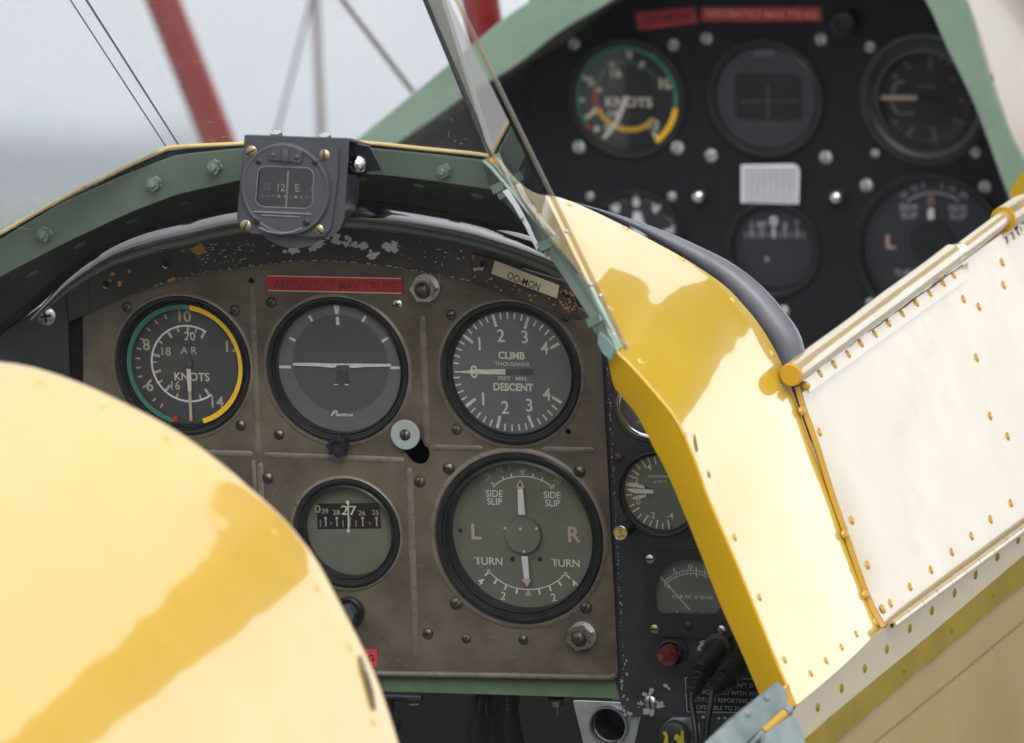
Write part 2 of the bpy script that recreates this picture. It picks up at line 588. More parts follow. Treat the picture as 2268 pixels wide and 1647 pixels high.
def text_mesh(txt, bold=0.0, shear=0.0):
    key = (txt, bold, shear)
    if key not in _tc:
        cu = bpy.data.curves.new('lettering', 'FONT')
        cu.body = txt
        cu.size = 1
        cu.offset = bold
        cu.shear = shear
        cu.resolution_u = 4
        cu.fill_mode = 'FRONT'
        ob = bpy.data.objects.new('lettering', cu)
        me = bpy.data.meshes.new_from_object(ob)
        _tc[key] = ([(v.co.x, v.co.y) for v in me.vertices], [tuple(p.vertices) for p in me.polygons])
        bpy.data.objects.remove(ob)
        bpy.data.curves.remove(cu)
        bpy.data.meshes.remove(me)
    return _tc[key]


CAP = 1.0
CAP = max(y for x, y in text_mesh('H')[0])


def tag(o, label, cat, group=None, kind=None):
    if label:
        o['label'] = label
    if cat:
        o['category'] = cat
    if group:
        o['group'] = group
    if kind:
        o['kind'] = kind
    return o


def thing(name, label, cat, pos=(0, 0, 0), rot=0.0, group=None, kind=None):
    o = bpy.data.objects.new(name, None)
    o.empty_display_size = 0.02
    sc.collection.objects.link(o)
    o.matrix_world = FR @ Matrix.Translation(pos) @ Matrix.Rotation(rad(rot), 4, 'Z')
    return tag(o, label, cat, group, kind)


def copy_part(src, parent, T):
    c = src.copy()
    sc.collection.objects.link(c)
    c.parent = parent
    c.matrix_basis = T
    return c


def Tr(p, rot=0.0):
    return Matrix.Translation(p) @ Matrix.Rotation(rad(rot), 4, 'Z')


def xy(p):
    return (p.x, p.y)


def smooth_line(pts, per=6):
    """Catmull-Rom through 3-D points"""
    pts = [Vec(p) for p in pts]
    out = []
    for i in range(len(pts) - 1):
        p0, p1, p2, p3 = pts[max(i - 1, 0)], pts[i], pts[i + 1], pts[min(i + 2, len(pts) - 1)]
        for k in range(per):
            t = k / per
            out.append(0.5 * ((2 * p1) + (p2 - p0) * t + (2 * p0 - 5 * p1 + 4 * p2 - p3) * t * t + (3 * p1 - p0 - 3 * p2 + p3) * t ** 3))
    out.append(pts[-1])
    return out


def resample(pts, n):
    pts = [Vec(p) for p in pts]
    d = [0]
    for a, b in zip(pts, pts[1:]):
        d.append(d[-1] + (b - a).length)
    out = []
    j = 0
    for i in range(n):
        t = d[-1] * i / (n - 1)
        while j < len(d) - 2 and d[j + 1] < t:
            j += 1
        f = (t - d[j]) / max(1e-9, d[j + 1] - d[j])
        out.append(pts[j].lerp(pts[j + 1], f))
    return out


def circle(c, r, n=64):
    return [(c[0] + r * math.cos(2 * math.pi * i / n), c[1] + r * math.sin(2 * math.pi * i / n)) for i in range(n)]


def rrect(x0, y0, x1, y1, r, n=6):
    pts = []
    for cx, cy, a in ((x1 - r, y1 - r, 0), (x0 + r, y1 - r, 90), (x0 + r, y0 + r, 180), (x1 - r, y0 + r, 270)):
        for i in range(n + 1):
            t = rad(a + 90 * i / n)
            pts.append((cx + r * math.cos(t), cy + r * math.sin(t)))
    return pts


# ------------------------------------------------------------------ small hardware, built once and copied
def screw_mesh(r, head, slot, cross=False, dome=0.45):
    b = MB()
    h = r * dome
    b.lathe([(0, h), (r * 0.35, h * 0.95), (r * 0.65, h * 0.72), (r * 0.88, h * 0.38), (r, 0.0), (r, -0.001)], seg=24)
    w = r * 0.24
    for k in ((0, 1) if cross else (0,)):
        q = 0.93 if not cross else 0.6
        n = 8
        rows = []
        for sgn in (-1, 1):
            row = []
            for i in range(n + 1):
                x = -r * q + 2 * r * q * i / n
                z = h * math.sqrt(max(0, 1 - (x / r) ** 2)) + r * 0.02 * (1 + k)
                row.append((x, sgn * w / 2, z) if k == 0 else (-sgn * w / 2, x, z))
            rows.append(row)
        b.sheet(rows, mi=1, sm=False)
    o = b.build('screw', [head, slot])
    o.hide_render = False
    me = o.data
    bpy.data.objects.remove(o)
    return me


SCREW = {}


def screw(parent, pos, r, kind='old', rot=None, name='screw', cross=False):
    key = (kind, cross)
    if key not in SCREW:
        hd = {'old': m_oldscrew, 'brass': m_brass, 'nickel': m_nickel, 'rust': m_rustscrew, 'black': m_bezel, 'front': m_washer}[kind]
        SCREW[key] = screw_mesh(0.003, hd, m_slot, cross, 0.5 if kind in ('old', 'rust') else 0.3)
    o = bpy.data.objects.new(name, SCREW[key])
    sc.collection.objects.link(o)
    o.parent = parent
    o.matrix_basis = Tr(pos, rng.uniform(0, 180) if rot is None else rot) @ Matrix.Scale(r / 0.003, 4)
    return o


_rv = {}


def rivet(parent, pos, nrm, r, mat, name='rivet', flat=0.4):
    if mat.name not in _rv:
        b = MB()
        b.lathe([(0, flat), (0.45, flat * 0.9), (0.8, flat * 0.55), (1, 0), (1.0, -0.1)], seg=16)
        o = b.build('rivet', mat)
        _rv[mat.name] = o.data
        bpy.data.objects.remove(o)
    o = bpy.data.objects.new(name, _rv[mat.name])
    sc.collection.objects.link(o)
    o.parent = parent
    o.matrix_basis = Matrix.Translation(pos) @ nrm.to_track_quat('Z', 'Y').to_matrix().to_4x4() @ Matrix.Scale(r, 4)
    return o


def hexnut(r, h, mat_i=0):
    b = MB()
    b.prism([(r * math.cos(rad(60 * i + 10)), r * math.sin(rad(60 * i + 10))) for i in range(6)], 0, h)
    return b


def project(bvh, px, py):
    d = ray_a(px, py).normalized()
    hit = bvh.ray_cast(CA, d)
    if hit[0] is None:
        return None
    n = hit[1]
    if n.dot(d) > 0:
        n = -n
    return hit[0], n


# ------------------------------------------------------------------ the setting
def wsheet(name, verts, faces, mat, kind, label=None, cat=None):
    me = bpy.data.meshes.new(name)
    me.from_pydata(verts, [], faces)
    me.materials.append(mat)
    o = bpy.data.objects.new(name, me)
    sc.collection.objects.link(o)
    tag(o, label, cat, None, kind)
    return o


wsheet('ground', [(-6000, -6000, 0), (6000, -6000, 0), (6000, 6000, 0), (-6000, 6000, 0)], [(0, 1, 2, 3)], m_grass, 'structure')
wsheet('bounce_apron', [(40 * math.cos(a * math.pi / 24), 40 * math.sin(a * math.pi / 24), 0.004) for a in range(48)], [tuple(range(48))], M('bounce_concrete', (0.30, 0.29, 0.27), 0.85, var=0.12, vs=0.4), 'structure')  # unseen pale ground added to bounce light onto the lower fuselage
wv, wf = [], []
for i in range(90):
    x = -75 + 150 * (i / 89.0) + rng.uniform(-2, 2)
    left = x < -40
    hh = rng.uniform(7.5, 9.3) if left else rng.uniform(3.2, 5.2)
    y = 1450 + rng.uniform(-40, 40)
    rr = rng.uniform(3, 5)
    b = len(wv)
    for a in range(7):
        for k in range(10):
            th = math.pi * a / 6
            ph = 2 * math.pi * k / 10
            q = rng.uniform(0.75, 1.15)
            wv.append((x + rr * q * math.sin(th) * math.cos(ph), y + rr * q * math.sin(th) * math.sin(ph), hh / 2 - hh / 2 * math.cos(th) * rng.uniform(0.9, 1.08)))
    for a in range(6):
        for k in range(10):
            wf.append((b + a * 10 + k, b + a * 10 + (k + 1) % 10, b + (a + 1) * 10 + (k + 1) % 10, b + (a + 1) * 10 + k))
wsheet('distant_wood', wv, wf, m_wood_far, 'stuff')

# ------------------------------------------------------------------ gauges
class Gauge:
    """an instrument: bezel, recessed dial face with its print, pointer(s), glass, fixing screws"""

    def __init__(g, name, label, cx, cy, R, Ri, depth, face, bezel=None, n0=0.0, stand=0.003, cat='gauge', group=None, prof=None, glass=True, knurl=0, seg=72):
        g.n = n0 + stand
        g.k = KV(g.n)
        g.a = L(cx, cy, g.n)
        g.depth = depth
        g.root = thing(name, label, cat, g.a, group=group)
        r, ri = R * g.k, Ri * g.k
        g.ri = ri
        b = MB()
        w = r - ri
        prof = prof or [(r * 0.985, -stand - 0.004), (r * 0.985, -stand), (r, -stand + 0.0002), (r, -0.0012), (r - w * 0.12, -0.0002), (r - w * 0.35, 0.0),
                        (r - w * 0.5, -0.0003), (r - w * 0.62, -0.0016), (r - w * 0.78, -0.0018), (ri, -0.0008), (ri * 0.995, -0.0014), (ri * 0.985, -depth)]
        b.lathe(prof, seg=seg)
        if knurl:
            for i in range(knurl):
                a = 2 * math.pi * i / knurl
                q = r - w * 0.55
                T = Matrix.Rotation(a, 4, 'Z') @ Matrix.Translation((q, 0, -0.0012))
                b.box((0, 0, 0), (w * 0.62, 0.00050, 0.0016), T=T)
        b.build('bezel', bezel or m_bezel, g.root)
        g.face = MB()
        g.facem = face
        g.face.lathe([(0, -depth), (ri * 1.0, -depth)], seg=seg, sm=False)
        g.z = -depth + 0.00025
        if glass:
            q = MB()
            q.lathe([(0, -0.0016), (ri * 0.998, -0.0016)], seg=seg, sm=False)
            q.build('glass', m_glass, g.root)

    def p(g, px, py, dz=None):
        dz = g.z if dz is None else dz
        return L(px, py, g.n + dz) - g.a

    def line(g, x0, y0, x1, y1, w, mi, w2=None, dz=None):
        z = g.z if dz is None else dz
        g.face.line(g.p(x0, y0, z), g.p(x1, y1, z), w * g.k, z, mi, None if w2 is None else w2 * g.k)

    def text(g, s, px, py, cap, mi, xs=1.0, bold=0.0, rot=0.0, shear=0.0, dz=None):
        z = g.z if dz is None else dz
        g.face.text(s, g.p(px, py, z), cap * g.k, z, mi, xs, bold, rot, shear)

    def ticks(g, cx, cy, r0, r1, angles, w, mi, dz=None):
        z = g.z if dz is None else dz
        c = g.p(cx, cy, z)
        for a in angles:
            s, co = math.sin(rad(a)), math.cos(rad(a))
            g.face.line((c.x + r0 * g.k * s, c.y + r0 * g.k * co), (c.x + r1 * g.k * s, c.y + r1 * g.k * co), w * g.k, z, mi)

    def arc(g, cx, cy, r, a0, a1, w, mi, dz=None):
        z = g.z if dz is None else dz
        g.face.arc(g.p(cx, cy, z), r * g.k, a0, a1, w * g.k, z, mi)

    def polyline(g, pts, w, mi):
        for a, b in zip(pts, pts[1:]):
            g.line(*a, *b, w, mi)

    def poly(g, pts, mi, dz=None):
        z = g.z if dz is None else dz
        g.face.poly([g.p(x, y, z) for x, y in pts], z, mi)

    def disc(g, px, py, r, mi, dz=None):
        z = g.z if dz is None else dz
        g.face.disc(g.p(px, py, z), r * g.k, z, mi)

    def pointer(g, polys, mat, dz=0.0012, name='pointer', hub=None, thick=0.0005):
        b = MB()
        z = g.z + dz
        for pts in polys:
            q = [xy(g.p(x, y, z)) for x, y in pts]
            b.prism(q, z - thick, z)
        if hub:
            c = g.p(hub[0], hub[1], z)
            b.lathe([(0, 0.0004), (hub[2] * g.k * 0.9, 0.0004), (hub[2] * g.k, 0), (hub[2] * g.k, -0.001)], c=(c.x, c.y, z), seg=24)
        return b.build(name, mat, g.root)

    def done(g, screws=(), r=12, kind='old'):
        g.face.build('dial_face', [g.facem] + PRINT, g.root)
        for s in screws:
            q = L(s[0], s[1], g.n - 0.003 + 0.0002) - g.a
            screw(g.root, q, (s[3] if len(s) > 3 else r) * g.k, s[2] if len(s) > 2 else kind, cross=(len(s) > 4))
        return g


# ------------------------------------------------------------------ rear instrument panel (brown)
hood_low = [(152, 714), (240, 672), (324, 641), (429, 608), (510, 597), (581, 588), (650, 580), (720, 579), (787, 583), (860, 591), (919, 601), (980, 611), (1043, 623), (1170, 663), (1287, 707)]
hood_up = [(147, 640), (205, 598), (264, 574), (340, 552), (420, 535), (500, 520), (581, 509), (660, 500), (730, 498), (800, 503), (860, 512), (930, 528), (1000, 543), (1043, 555), (1170, 596), (1280, 640)]
RG = {'asi': (404, 811, 154), 'ah': (747, 820, 160), 'climb': (1131, 828, 157), 'turn': (1149, 1193, 189), 'dg': (767, 1182, 121)}
pn = 0.0
A0 = L(760, 1000, 0)
panel = thing('instrument_panel', 'brown painted instrument panel with pressed ribs holding five round dials', 'panel', A0)


def q2(px, py, n=0.0):
    d = L(px, py, n) - A0
    return (d.x, d.y)


outline = [q2(1330, 735), q2(1318, 712)] + [q2(x, y - 22) for x, y in reversed(hood_low[1:])] + [q2(183, 690), q2(190, 1487)] + [q2(1355, 1503), q2(1364, 1501), q2(1369, 1494)]
holes = [circle(q2(x, y), r * KV() * 0.985, 64) for x, y, r in RG.values()]
c0, c1 = Vec(q2(905, 974)), Vec(q2(927, 1004))
ax = (c1 - c0).normalized()
sr = 25 * KV()
cap_ = []
base = math.atan2(ax.y, ax.x)
for i in range(13):
    t = base - math.pi / 2 + math.pi * i / 12
    cap_.append((c1.x + sr * math.cos(t), c1.y + sr * math.sin(t)))
for i in range(13):
    t = base + math.pi / 2 + math.pi * i / 12
    cap_.append((c0.x + sr * math.cos(t), c0.y + sr * math.sin(t)))
holes.append(cap_)
for hx, hy in ((556, 623), (1258, 957)):
    holes.append(circle(q2(hx, hy), 7 * KV(), 16))
b = MB()
b.prism(outline, -0.002, 0.0, 0, holes)
b.build('panel_plate', m_panel, panel, bevel=0.0006)
b = MB()
b.prism([q2(*p) for p in ((120, 1560), (1420, 1560), (1420, 560), (760, 500), (120, 620))], -0.034, -0.032, 0)
b.prism([q2(*p) for p in ((140, 620), (200, 620), (200, 1500), (140, 1500))], -0.008, -0.006, 0)
b.build('shade_backing', m_dark, panel)  # black sheet added for the darkness behind the holes and edge gap
# pressed ribs and rings stand proud of the plate
b = MB()
ribs = [((936, 706), (945, 985), 8), ((907, 1042), (921, 1452), 8), ((958, 991), (1066, 994), 7), ((1204, 996), (1314, 998), 7),
        ((440, 1003), (556, 1006), 7), ((588, 1008), (892, 1020), 7), ((558, 640), (572, 1000), 7), ((577, 1030), (583, 1300), 7), ((561, 1022), (566, 1100), 5)]
for p, q, w in ribs:
    p3, q3 = Vec((*q2(*p), -0.0002)), Vec((*q2(*q), -0.0002))
    d = (q3 - p3).normalized()
    r = w * KV()
    b.tube([p3 - d * r * 0.6, p3 - d * r * 0.1, p3 + d * r, q3 - d * r, q3 + d * r * 0.1, q3 + d * r * 0.6], [r * 0.25, r * 0.8, r, r, r * 0.8, r * 0.25], seg=14, flat=0.45)
for key, (x, y, rr) in RG.items():
    r = rr * KV()
    b.lathe([(r * 1.075, -0.0003), (r * 1.06, 0.0004), (r * 1.035, 0.0012), (r * 1.012, 0.0013), (r * 1.002, 0.0006), (r, -0.001)], c=(*q2(x, y), 0), seg=72)
# rolled bottom lip
lip = [Vec((*q2(x, y), 0.0005)) for x, y in ((190, 1486), (700, 1490), (1100, 1496), (1350, 1501), (1366, 1495))]
b.tube(lip, 6.5 * KV(), seg=12)
b.build('pressed_rib', m_rib, panel)
b = MB()
b.text('S - 1936', q2(842, 1432), 13 * KV(), 0.0003, 0, xs=1.1)
b.build('stamped_number', m_rib, panel)
for s in ((948, 1404, 12.5), (1033, 1414, 11), (1159, 1417, 11), (930, 1067, 13)):
    screw(panel, Vec((*q2(s[0], s[1]), 0.0002)), s[2] * KV(), 'old')
screw(panel, Vec((*q2(880, 675), 0.0002)), 12 * KV(), 'nickel', cross=True)
b = MB()
for cx_, cy_, n_, sp_ in ((612, 1085, 9, 30), (640, 640, 6, 60), (1100, 1450, 10, 140), (900, 1250, 6, 80), (1330, 900, 6, 60), (1040, 640, 6, 40), (700, 1020, 6, 60), (1180, 1480, 8, 120), (870, 1475, 6, 60), (520, 640, 6, 50)):
    for i in range(n_):
        x, y = cx_ + rng.gauss(0, sp_ * 0.5), cy_ + rng.gauss(0, sp_ * 0.22)
        a = rng.gauss(-0.25, 0.5)
        l_ = rng.uniform(3, 13)
        if min((x - X0) ** 2 + (y - Y0) ** 2 - (R0_ * 1.12) ** 2 for X0, Y0, R0_ in RG.values()) < 0 or y > 1490 or x > 1350:
            continue
        b.line(q2(x, y), q2(x + l_ * math.cos(a), y + l_ * math.sin(a)), rng.uniform(0.4, 1.1) * KV(), 0.00015, 0, 0.2 * KV())
b.build('scratch', M('scratched_through_paint', (0.42, 0.36, 0.30), 0.5), panel)['kind'] = 'stuff'
# two capped hexagon nuts on washers
nut_src = None
for i, (x, y, rot) in enumerate(((945, 637, 0), (1291, 1407, 15))):
    T = Tr((*q2(x, y), 0), rot)
    if not nut_src:
        r = 27 * KV()
        b = MB()
        b.prism([(r * math.cos(rad(60 * i)), r * math.sin(rad(60 * i))) for i in range(6)], 0.0008, 0.0078)
        nut = b.build('hex_nut', m_nickel, panel, T, bevel=0.0008)
        b = MB()
        b.lathe([(r * 1.12, 0), (r * 1.12, 0.0010), (r * 0.8, 0.0010)], seg=40)
        wsh = b.build('washer', m_silver, nut)
        b = MB()
        b.lathe([(r * 0.74, 0.0076), (r * 0.70, 0.0084), (r * 0.6, 0.0086), (r * 0.58, 0.0095), (r * 0.52, 0.0105), (r * 0.3, 0.0114), (0, 0.0117)], seg=32)
        stud = b.build('stud_end', m_oldscrew, nut)
        nut_src = (nut, wsh, stud)
    else:
        n2 = copy_part(nut_src[0], panel, T)
        copy_part(nut_src[1], n2, Matrix())
        copy_part(nut_src[2], n2, Matrix())

# red placard
pl = MB()
w_, h_ = 296 / 0.945 * KV() * 0.977, 35.5 * KV()
pl.prism(rrect(-w_ / 2, -h_ / 2, w_ / 2, h_ / 2, 0.0004, 2), 0, 0.0010, 0)
for (x0, y0, x1, y1) in ((-w_ / 2, h_ / 2 - 0.0004, w_ / 2, h_ / 2 - 0.0004), (-w_ / 2, -h_ / 2 + 0.0004, w_ / 2, -h_ / 2 + 0.0004)):
    pl.line((x0 + 0.0003, y0), (x1 - 0.0003, y1), 0.0007, 0.0013, 2)
pl.text('AEROBATICS MAX 770 KG', (0, -0.0002), 19 * KV(), 0.0012, 1, xs=0.86, bold=0.006)
pl.text('AEROBATICS MAX 770 KG', (0.0002, -0.0005), 19 * KV(), 0.00115, 3, xs=0.86, bold=0.008)
pm = L(742, 630, 0.0003)
o = pl.build('warning_placard', [m_red, M('engraved_red', (0.22, 0.05, 0.04), 0.6), m_cream, M('engraved_red_shadow', (0.10, 0.012, 0.01), 0.6)], None, Tr(pm, 0.1))
tag(o, 'engraved red aerobatics placard with cream edges on the brown panel above the horizon dial', 'placard')

# orange-red tape label with a G
b = MB()
b.prism([(-50 * KV(), -19 * KV()), (21 * KV(), -19 * KV()), (21 * KV(), 20 * KV()), (-50 * KV(), 20 * KV())], 0, 0.0003, 0)
b.text('KG', (-0.5 * KV(), 0), 14 * KV(), 0.0005, 1, xs=1.15, bold=0.01)
o = b.build('tape_label', [m_redtape, p_dark], None, Tr(L(815, 1458, 0.0003)))
tag(o, 'small pink-red tape label with a black G on the lower edge of the brown panel', 'label')

# washer knob over the slot
ra = thing('slide_knob', 'pale zinc washer with a centre screw over the black slot in the brown panel', 'knob', L(897, 964, 0.006))
b = MB()
r = 33 * KV()
b.lathe([(0, 0), (r * 0.96, 0), (r, -0.0004), (r, -0.0014), (r * 0.3, -0.0014), (r * 0.3, -0.009)], seg=48)
b.build('washer', m_washer, ra)
screw(ra, (0, 0, 0.0001), 12.5 * KV(), 'old', rot=75)
# fluted caging knob under the horizon
b = MB()
r = 23 * KV()
b.lathe([(r * 0.5, -0.010), (r * 0.5, -0.006), (r * 0.9, -0.006), (r, -0.005), (r, -0.001), (r * 0.9, 0), (r * 0.55, 0.0002), (r * 0.45, -0.001), (0, -0.0012)], seg=72, flute=(8, 0.10))
kn = b.build('caging_knob', m_bezel, None, Tr(L(745, 991, 0.010)))
tag(kn, 'small black fluted knob directly below the artificial horizon', 'knob')
# hexagonal knob below the compass-rose dial, half hidden
ks = thing('setting_knob', 'black setting knob half hidden by the yellow fairing below the heading dial', 'knob', L(768, 1360, 0.006))
b = MB()
r = 34 * KV()
b.lathe([(r, -0.006), (r, -0.002), (r * 0.9, -0.001), (r * 0.78, -0.0012), (r * 0.76, -0.003), (0, -0.003)], seg=48)
b.build('collar', m_bezel, ks)
b = MB()
b.prism([(r * 0.68 * math.cos(rad(60 * i + 12)), r * 0.68 * math.sin(rad(60 * i + 12))) for i in range(6)], -0.003, 0.003)
b.build('hex_grip', m_slate, ks, bevel=0.0008)

# ---- airspeed indicator
g = Gauge('airspeed_indicator', 'black airspeed dial in knots with green and yellow arcs on the brown panel', 404, 811, 154, 137, 0.0085, f_black, stand=0.003, knurl=130)
ZA = -0.0012
cx, cy = 409.5, 809
g.arc(cx, cy, 128.5, 195, 367, 10.5, GREEN, ZA)
g.arc(cx, cy, 128.5, 367.5, 524, 11, YELLOW, ZA)
g.arc(cx, cy, 124, 191, 195, 13, RED, ZA + 0.0001)
g.arc(cx, cy, 128.5, 366.8, 367.6, 11, RED, ZA + 0.0001)
dx, dy = 417, 806
g.ticks(cx + 5, cy - 2, 108, 119, (214, 224.5, 242.5, 254.5, 264.5, 275, 286, 297.5, 311.5, 324, 337), 4, TAN)
g.arc(dx, dy, 84, 143, 392, 4.2, WHITE)
g.ticks(dx, dy, 66, 82, (30, 2, 328, 283, 255, 222, 147), 6, TAN)
g.ticks(dx, dy, 72, 82, (16, 345, 307, 271, 238, 202, 162), 4, TAN)
for s, x, y, c, xs in (('10', 409, 701, 24, 1), ('8', 324, 764, 24, 1), ('6', 332, 854, 25, 1), ('14', 482, 891, 24, 1), ('12', 514, 768, 24, 1),
                       ('20', 420, 745, 18, 1), ('18', 368, 779, 18, 1), ('16', 389, 854, 18, 1), ('AIR', 418, 777, 16, 1.05), ('KNOTS', 425, 835, 17, 1.0)):
    g.text(s, x, y, c, TAN if s not in ('KNOTS', '20') else CREAM, xs, 0.012)
g.pointer([[(412.5, 818), (422.5, 818), (424, 867), (416, 867)]], p_cream, 0.0022)
g.pointer([[(417, 866), (423, 866), (426, 933), (420, 933)]], p_tan, 0.0020, 'pointer_tip')
g.pointer([[(416, 745), (421, 745), (422, 818), (414, 818)]], f_black, 0.0018, 'pointer_tail', hub=(419, 806, 9))
g.done([(281, 681), (520, 688), (533, 942), (290, 930)])

# ---- artificial horizon
g = Gauge('artificial_horizon', 'grey artificial horizon dial with white miniature aircraft bar on the brown panel', 747, 820, 160, 143, 0.006, f_grey, stand=0.003)
zx = lambda x: 489.9 + .3305 * x
zy = lambda y: 499 + .3305 * y
g.face.lathe([(0, g.z), (109 * g.k, g.z)], c=(*xy(g.p(zx(800), zy(930))), 0), mi=len(PRINT) + 1, seg=64, sm=False)
g.facem2 = M('horizon_disc', (0.105, 0.105, 0.112), 0.55, var=0.05)
Z2 = g.z + 0.0003
P = lambda *a: [(zx(x), zy(y)) for x, y in a]
g.poly(P((748, 526), (796, 522), (784, 597), (766, 598)), WHITE, Z2)
g.poly(P((767, 616), (789, 615), (793, 670), (771, 671)), WHITE, Z2)
for x0, y0, x1, y1 in ((589, 607, 611, 645), (968, 609, 947, 648), (457, 754, 498, 776), (1117, 757, 1076, 781)):
    g.line(zx(x0), zy(y0), zx(x1), zy(y1), 5.6, WHITE, dz=Z2)
g.poly(P((387, 941), (466, 941), (467, 961), (387, 960)), WHITE, Z2)
g.poly(P((1134, 948), (1205, 948), (1205, 966), (1134, 966)), WHITE, Z2)
g.text('P', zx(757), zy(1261), 12, WHITE, 1.4, 0.02, 0, 0.4, Z2)
g.text('eenthrust', zx(828), zy(1270), 7, WHITE, 0.95, 0.02, 0, 0.4, Z2)
g.pointer([P((481, 924), (640, 925), (765, 929), (773, 941), (765, 955), (740, 957), (650, 948), (481, 942)),
           P((1136, 931), (980, 930), (862, 929), (855, 942), (862, 956), (885, 958), (970, 951), (1136, 949)), P((765, 929), (862, 929), (862, 939), (765, 939))], p_white, 0.0016, 'aircraft_bar')
g.pointer([P((778, 975), (840, 975), (845, 1010), (862, 1068), (755, 1068), (772, 1010))], m_slate, 0.001, 'pedestal', hub=(zx(808), zy(1045), 10))
g.pointer([P((755, 1066), (782, 1066), (782, 1073), (755, 1073)), P((826, 1067), (855, 1067), (855, 1074), (826, 1074))], p_white, 0.0018, 'index_mark')
g.face.build('dial_face', [g.facem] + PRINT + [g.facem2], g.root)
for s in ((601, 670), (618, 963)):
    screw(g.root, L(s[0], s[1], 0.0002) - g.a, 12 * g.k)

# ---- climb indicator
g = Gauge('climb_indicator', 'black rate of climb dial marked CLIMB and DESCENT on the brown panel', 1131, 828, 157, 136, 0.0032, f_grey, stand=0.003)
cx, cy = 1130, 824
major = [270, 307.3, 344.5, 381, 420, 232.7, 195.5, 159, 120]
minor = [270 + 7.46 * i for i in range(1, 21) if i % 5] + [270 - 7.46 * i for i in range(1, 21) if i % 5]
g.ticks(cx, cy, 102, 130, [a for a in major[1:] if a not in (420, 120)], 6.5, CREAM)
g.ticks(cx, cy, 107, 130, (420, 120), 6.5, CREAM)
g.ticks(cx, cy, 116, 131, minor, 3.6, CREAM)
for s, x, y in (('1', 1062, 762), ('2', 1109, 744), ('3', 1162, 747), ('4', 1206, 771), ('0', 1050, 824), ('1', 1070, 884), ('2', 1119, 903), ('3', 1172, 898), ('4', 1211, 874)):
    g.text(s, x, y, 27, CREAM, 0.95, 0.012)
g.text('CLIMB', 1133, 788, 15, CREAM, 0.98, 0.035)
g.text('THOUSANDS', 1134, 807, 8, CREAM, 1.12, 0.01)
g.text('FEET   MIN.', 1136, 839, 8, CREAM, 1.15, 0.01)
g.text('DESCENT', 1137, 858, 15.5, CREAM, 0.93, 0.035)
g.pointer([[(1007, 822), (1020, 823), (1050, 819.5), (1119, 818.5), (1119, 830.5), (1050, 829), (1020, 826), (1007, 826)]], p_cream, 0.0008)
g.pointer([[(1119, 818), (1140, 820), (1165, 817), (1180, 819), (1180, 829), (1165, 831), (1140, 829), (1119, 831)]], f_black, 0.0006, 'pointer_tail')
g.done([(999, 698), (1251, 702), (1011, 952)])

# ---- turn and slip
g = Gauge('turn_and_slip_indicator', 'large olive turn and side slip dial at the bottom right of the brown panel', 1149, 1193, 189, 165, 0.012, f_olive, stand=0.003)
ux = lambda x: 907.2 + .3305 * x
uy = lambda y: 952.6 + .3305 * y
P = lambda *a: [(ux(x), uy(y)) for x, y in a]
for s, x, y, c, rt in (('20', 520, 315, 13, 28), ('10', 603, 268, 13, 14), ('5', 667, 247, 13, 5), ('5', 833, 250, 13, -6), ('10', 908, 278, 13, -16), ('20', 990, 335, 13, -30)):
    g.text(s, ux(x), uy(y), c, TAN, 0.95, 0.0, rt)
for x, y in ((567, 427), (955, 437)):
    g.text('SIDE', ux(x), uy(y), 14.5, WHITE, 0.95, 0.005)
    g.text('SLIP', ux(x + 3), uy(y + 54), 14.5, WHITE, 0.95, 0.005)
g.text('L', ux(447), uy(682), 33, PINK, 1.05, 0.02)
g.text('R', ux(1103), uy(701), 33, PINK, 1.0, 0.02)
g.text('TURN', ux(528), uy(880), 16.5, WHITE, 1.0, 0.006)
g.text('TURN', ux(1045), uy(893), 16.5, WHITE, 1.0, 0.006)
g.text('T', ux(464), uy(879), 16.6, PINK, 1.0, 0.008, dz=g.z + 0.0002)
g.text('T', ux(983), uy(891), 16.6, PINK, 1.0, 0.008, dz=g.z + 0.0002)
for s, x, y, rt in (('4', 477, 1015, -38), ('2', 627, 1113, -12), ('2', 965, 1122, 14), ('4', 1105, 1030, 42)):
    g.text(s, ux(x), uy(y), 17, WHITE, 1.0, 0.006, rt)
top = [(567, 372), (605, 347), (650, 327), (700, 316), (755, 312), (812, 316), (862, 330), (910, 352), (955, 383)]
bot = [(530, 948), (575, 990), (640, 1034), (715, 1060), (790, 1070), (865, 1064), (935, 1044), (995, 1010), (1045, 965)]
for line_ in (top, bot):
    g.polyline([xy(q) for q in smooth_line([(*P(p)[0], 0) for p in line_], 4)], 2.4, WHITE)
for x0, y0, x1, y1 in ((621, 312, 632, 338), (680, 292, 686, 318), (829, 294, 823, 320), (893, 320, 883, 346), (548, 352, 566, 372), (970, 366, 955, 385)):
    g.line(ux(x0), uy(y0), ux(x1), uy(y1), 3, WHITE)
for x0, y0, x1, y1 in ((584, 1004, 566, 1032), (647, 1044, 637, 1074), (720, 1066, 715, 1100), (866, 1068, 874, 1104), (936, 1048, 948, 1080), (998, 1016, 1018, 1046), (530, 955, 504, 978), (1045, 968, 1076, 996)):
    g.line(ux(x0), uy(y0), ux(x1), uy(y1), 4.2, WHITE)
for x, y in ((567, 372), (953, 385), (530, 948), (1045, 965)):
    g.disc(ux(x), uy(y), 4.6, PINK, g.z + 0.0002)
g.poly(P((731, 268), (781, 268), (757, 308)), PINK, g.z + 0.0002)
g.poly(P((771, 1111), (821, 1111), (794, 1072)), PINK, g.z + 0.0002)
for x, y in ((340, 675), (690, 866), (873, 868)):
    g.disc(ux(x), uy(y), 5.5, DARK)
g.pointer([P((724, 395), (759, 395), (774, 572), (727, 568))], p_white, 0.003, 'slip_pointer')
g.pointer([P((747, 848), (792, 848), (801, 1002), (768, 1002))], p_white, 0.003, 'turn_pointer')
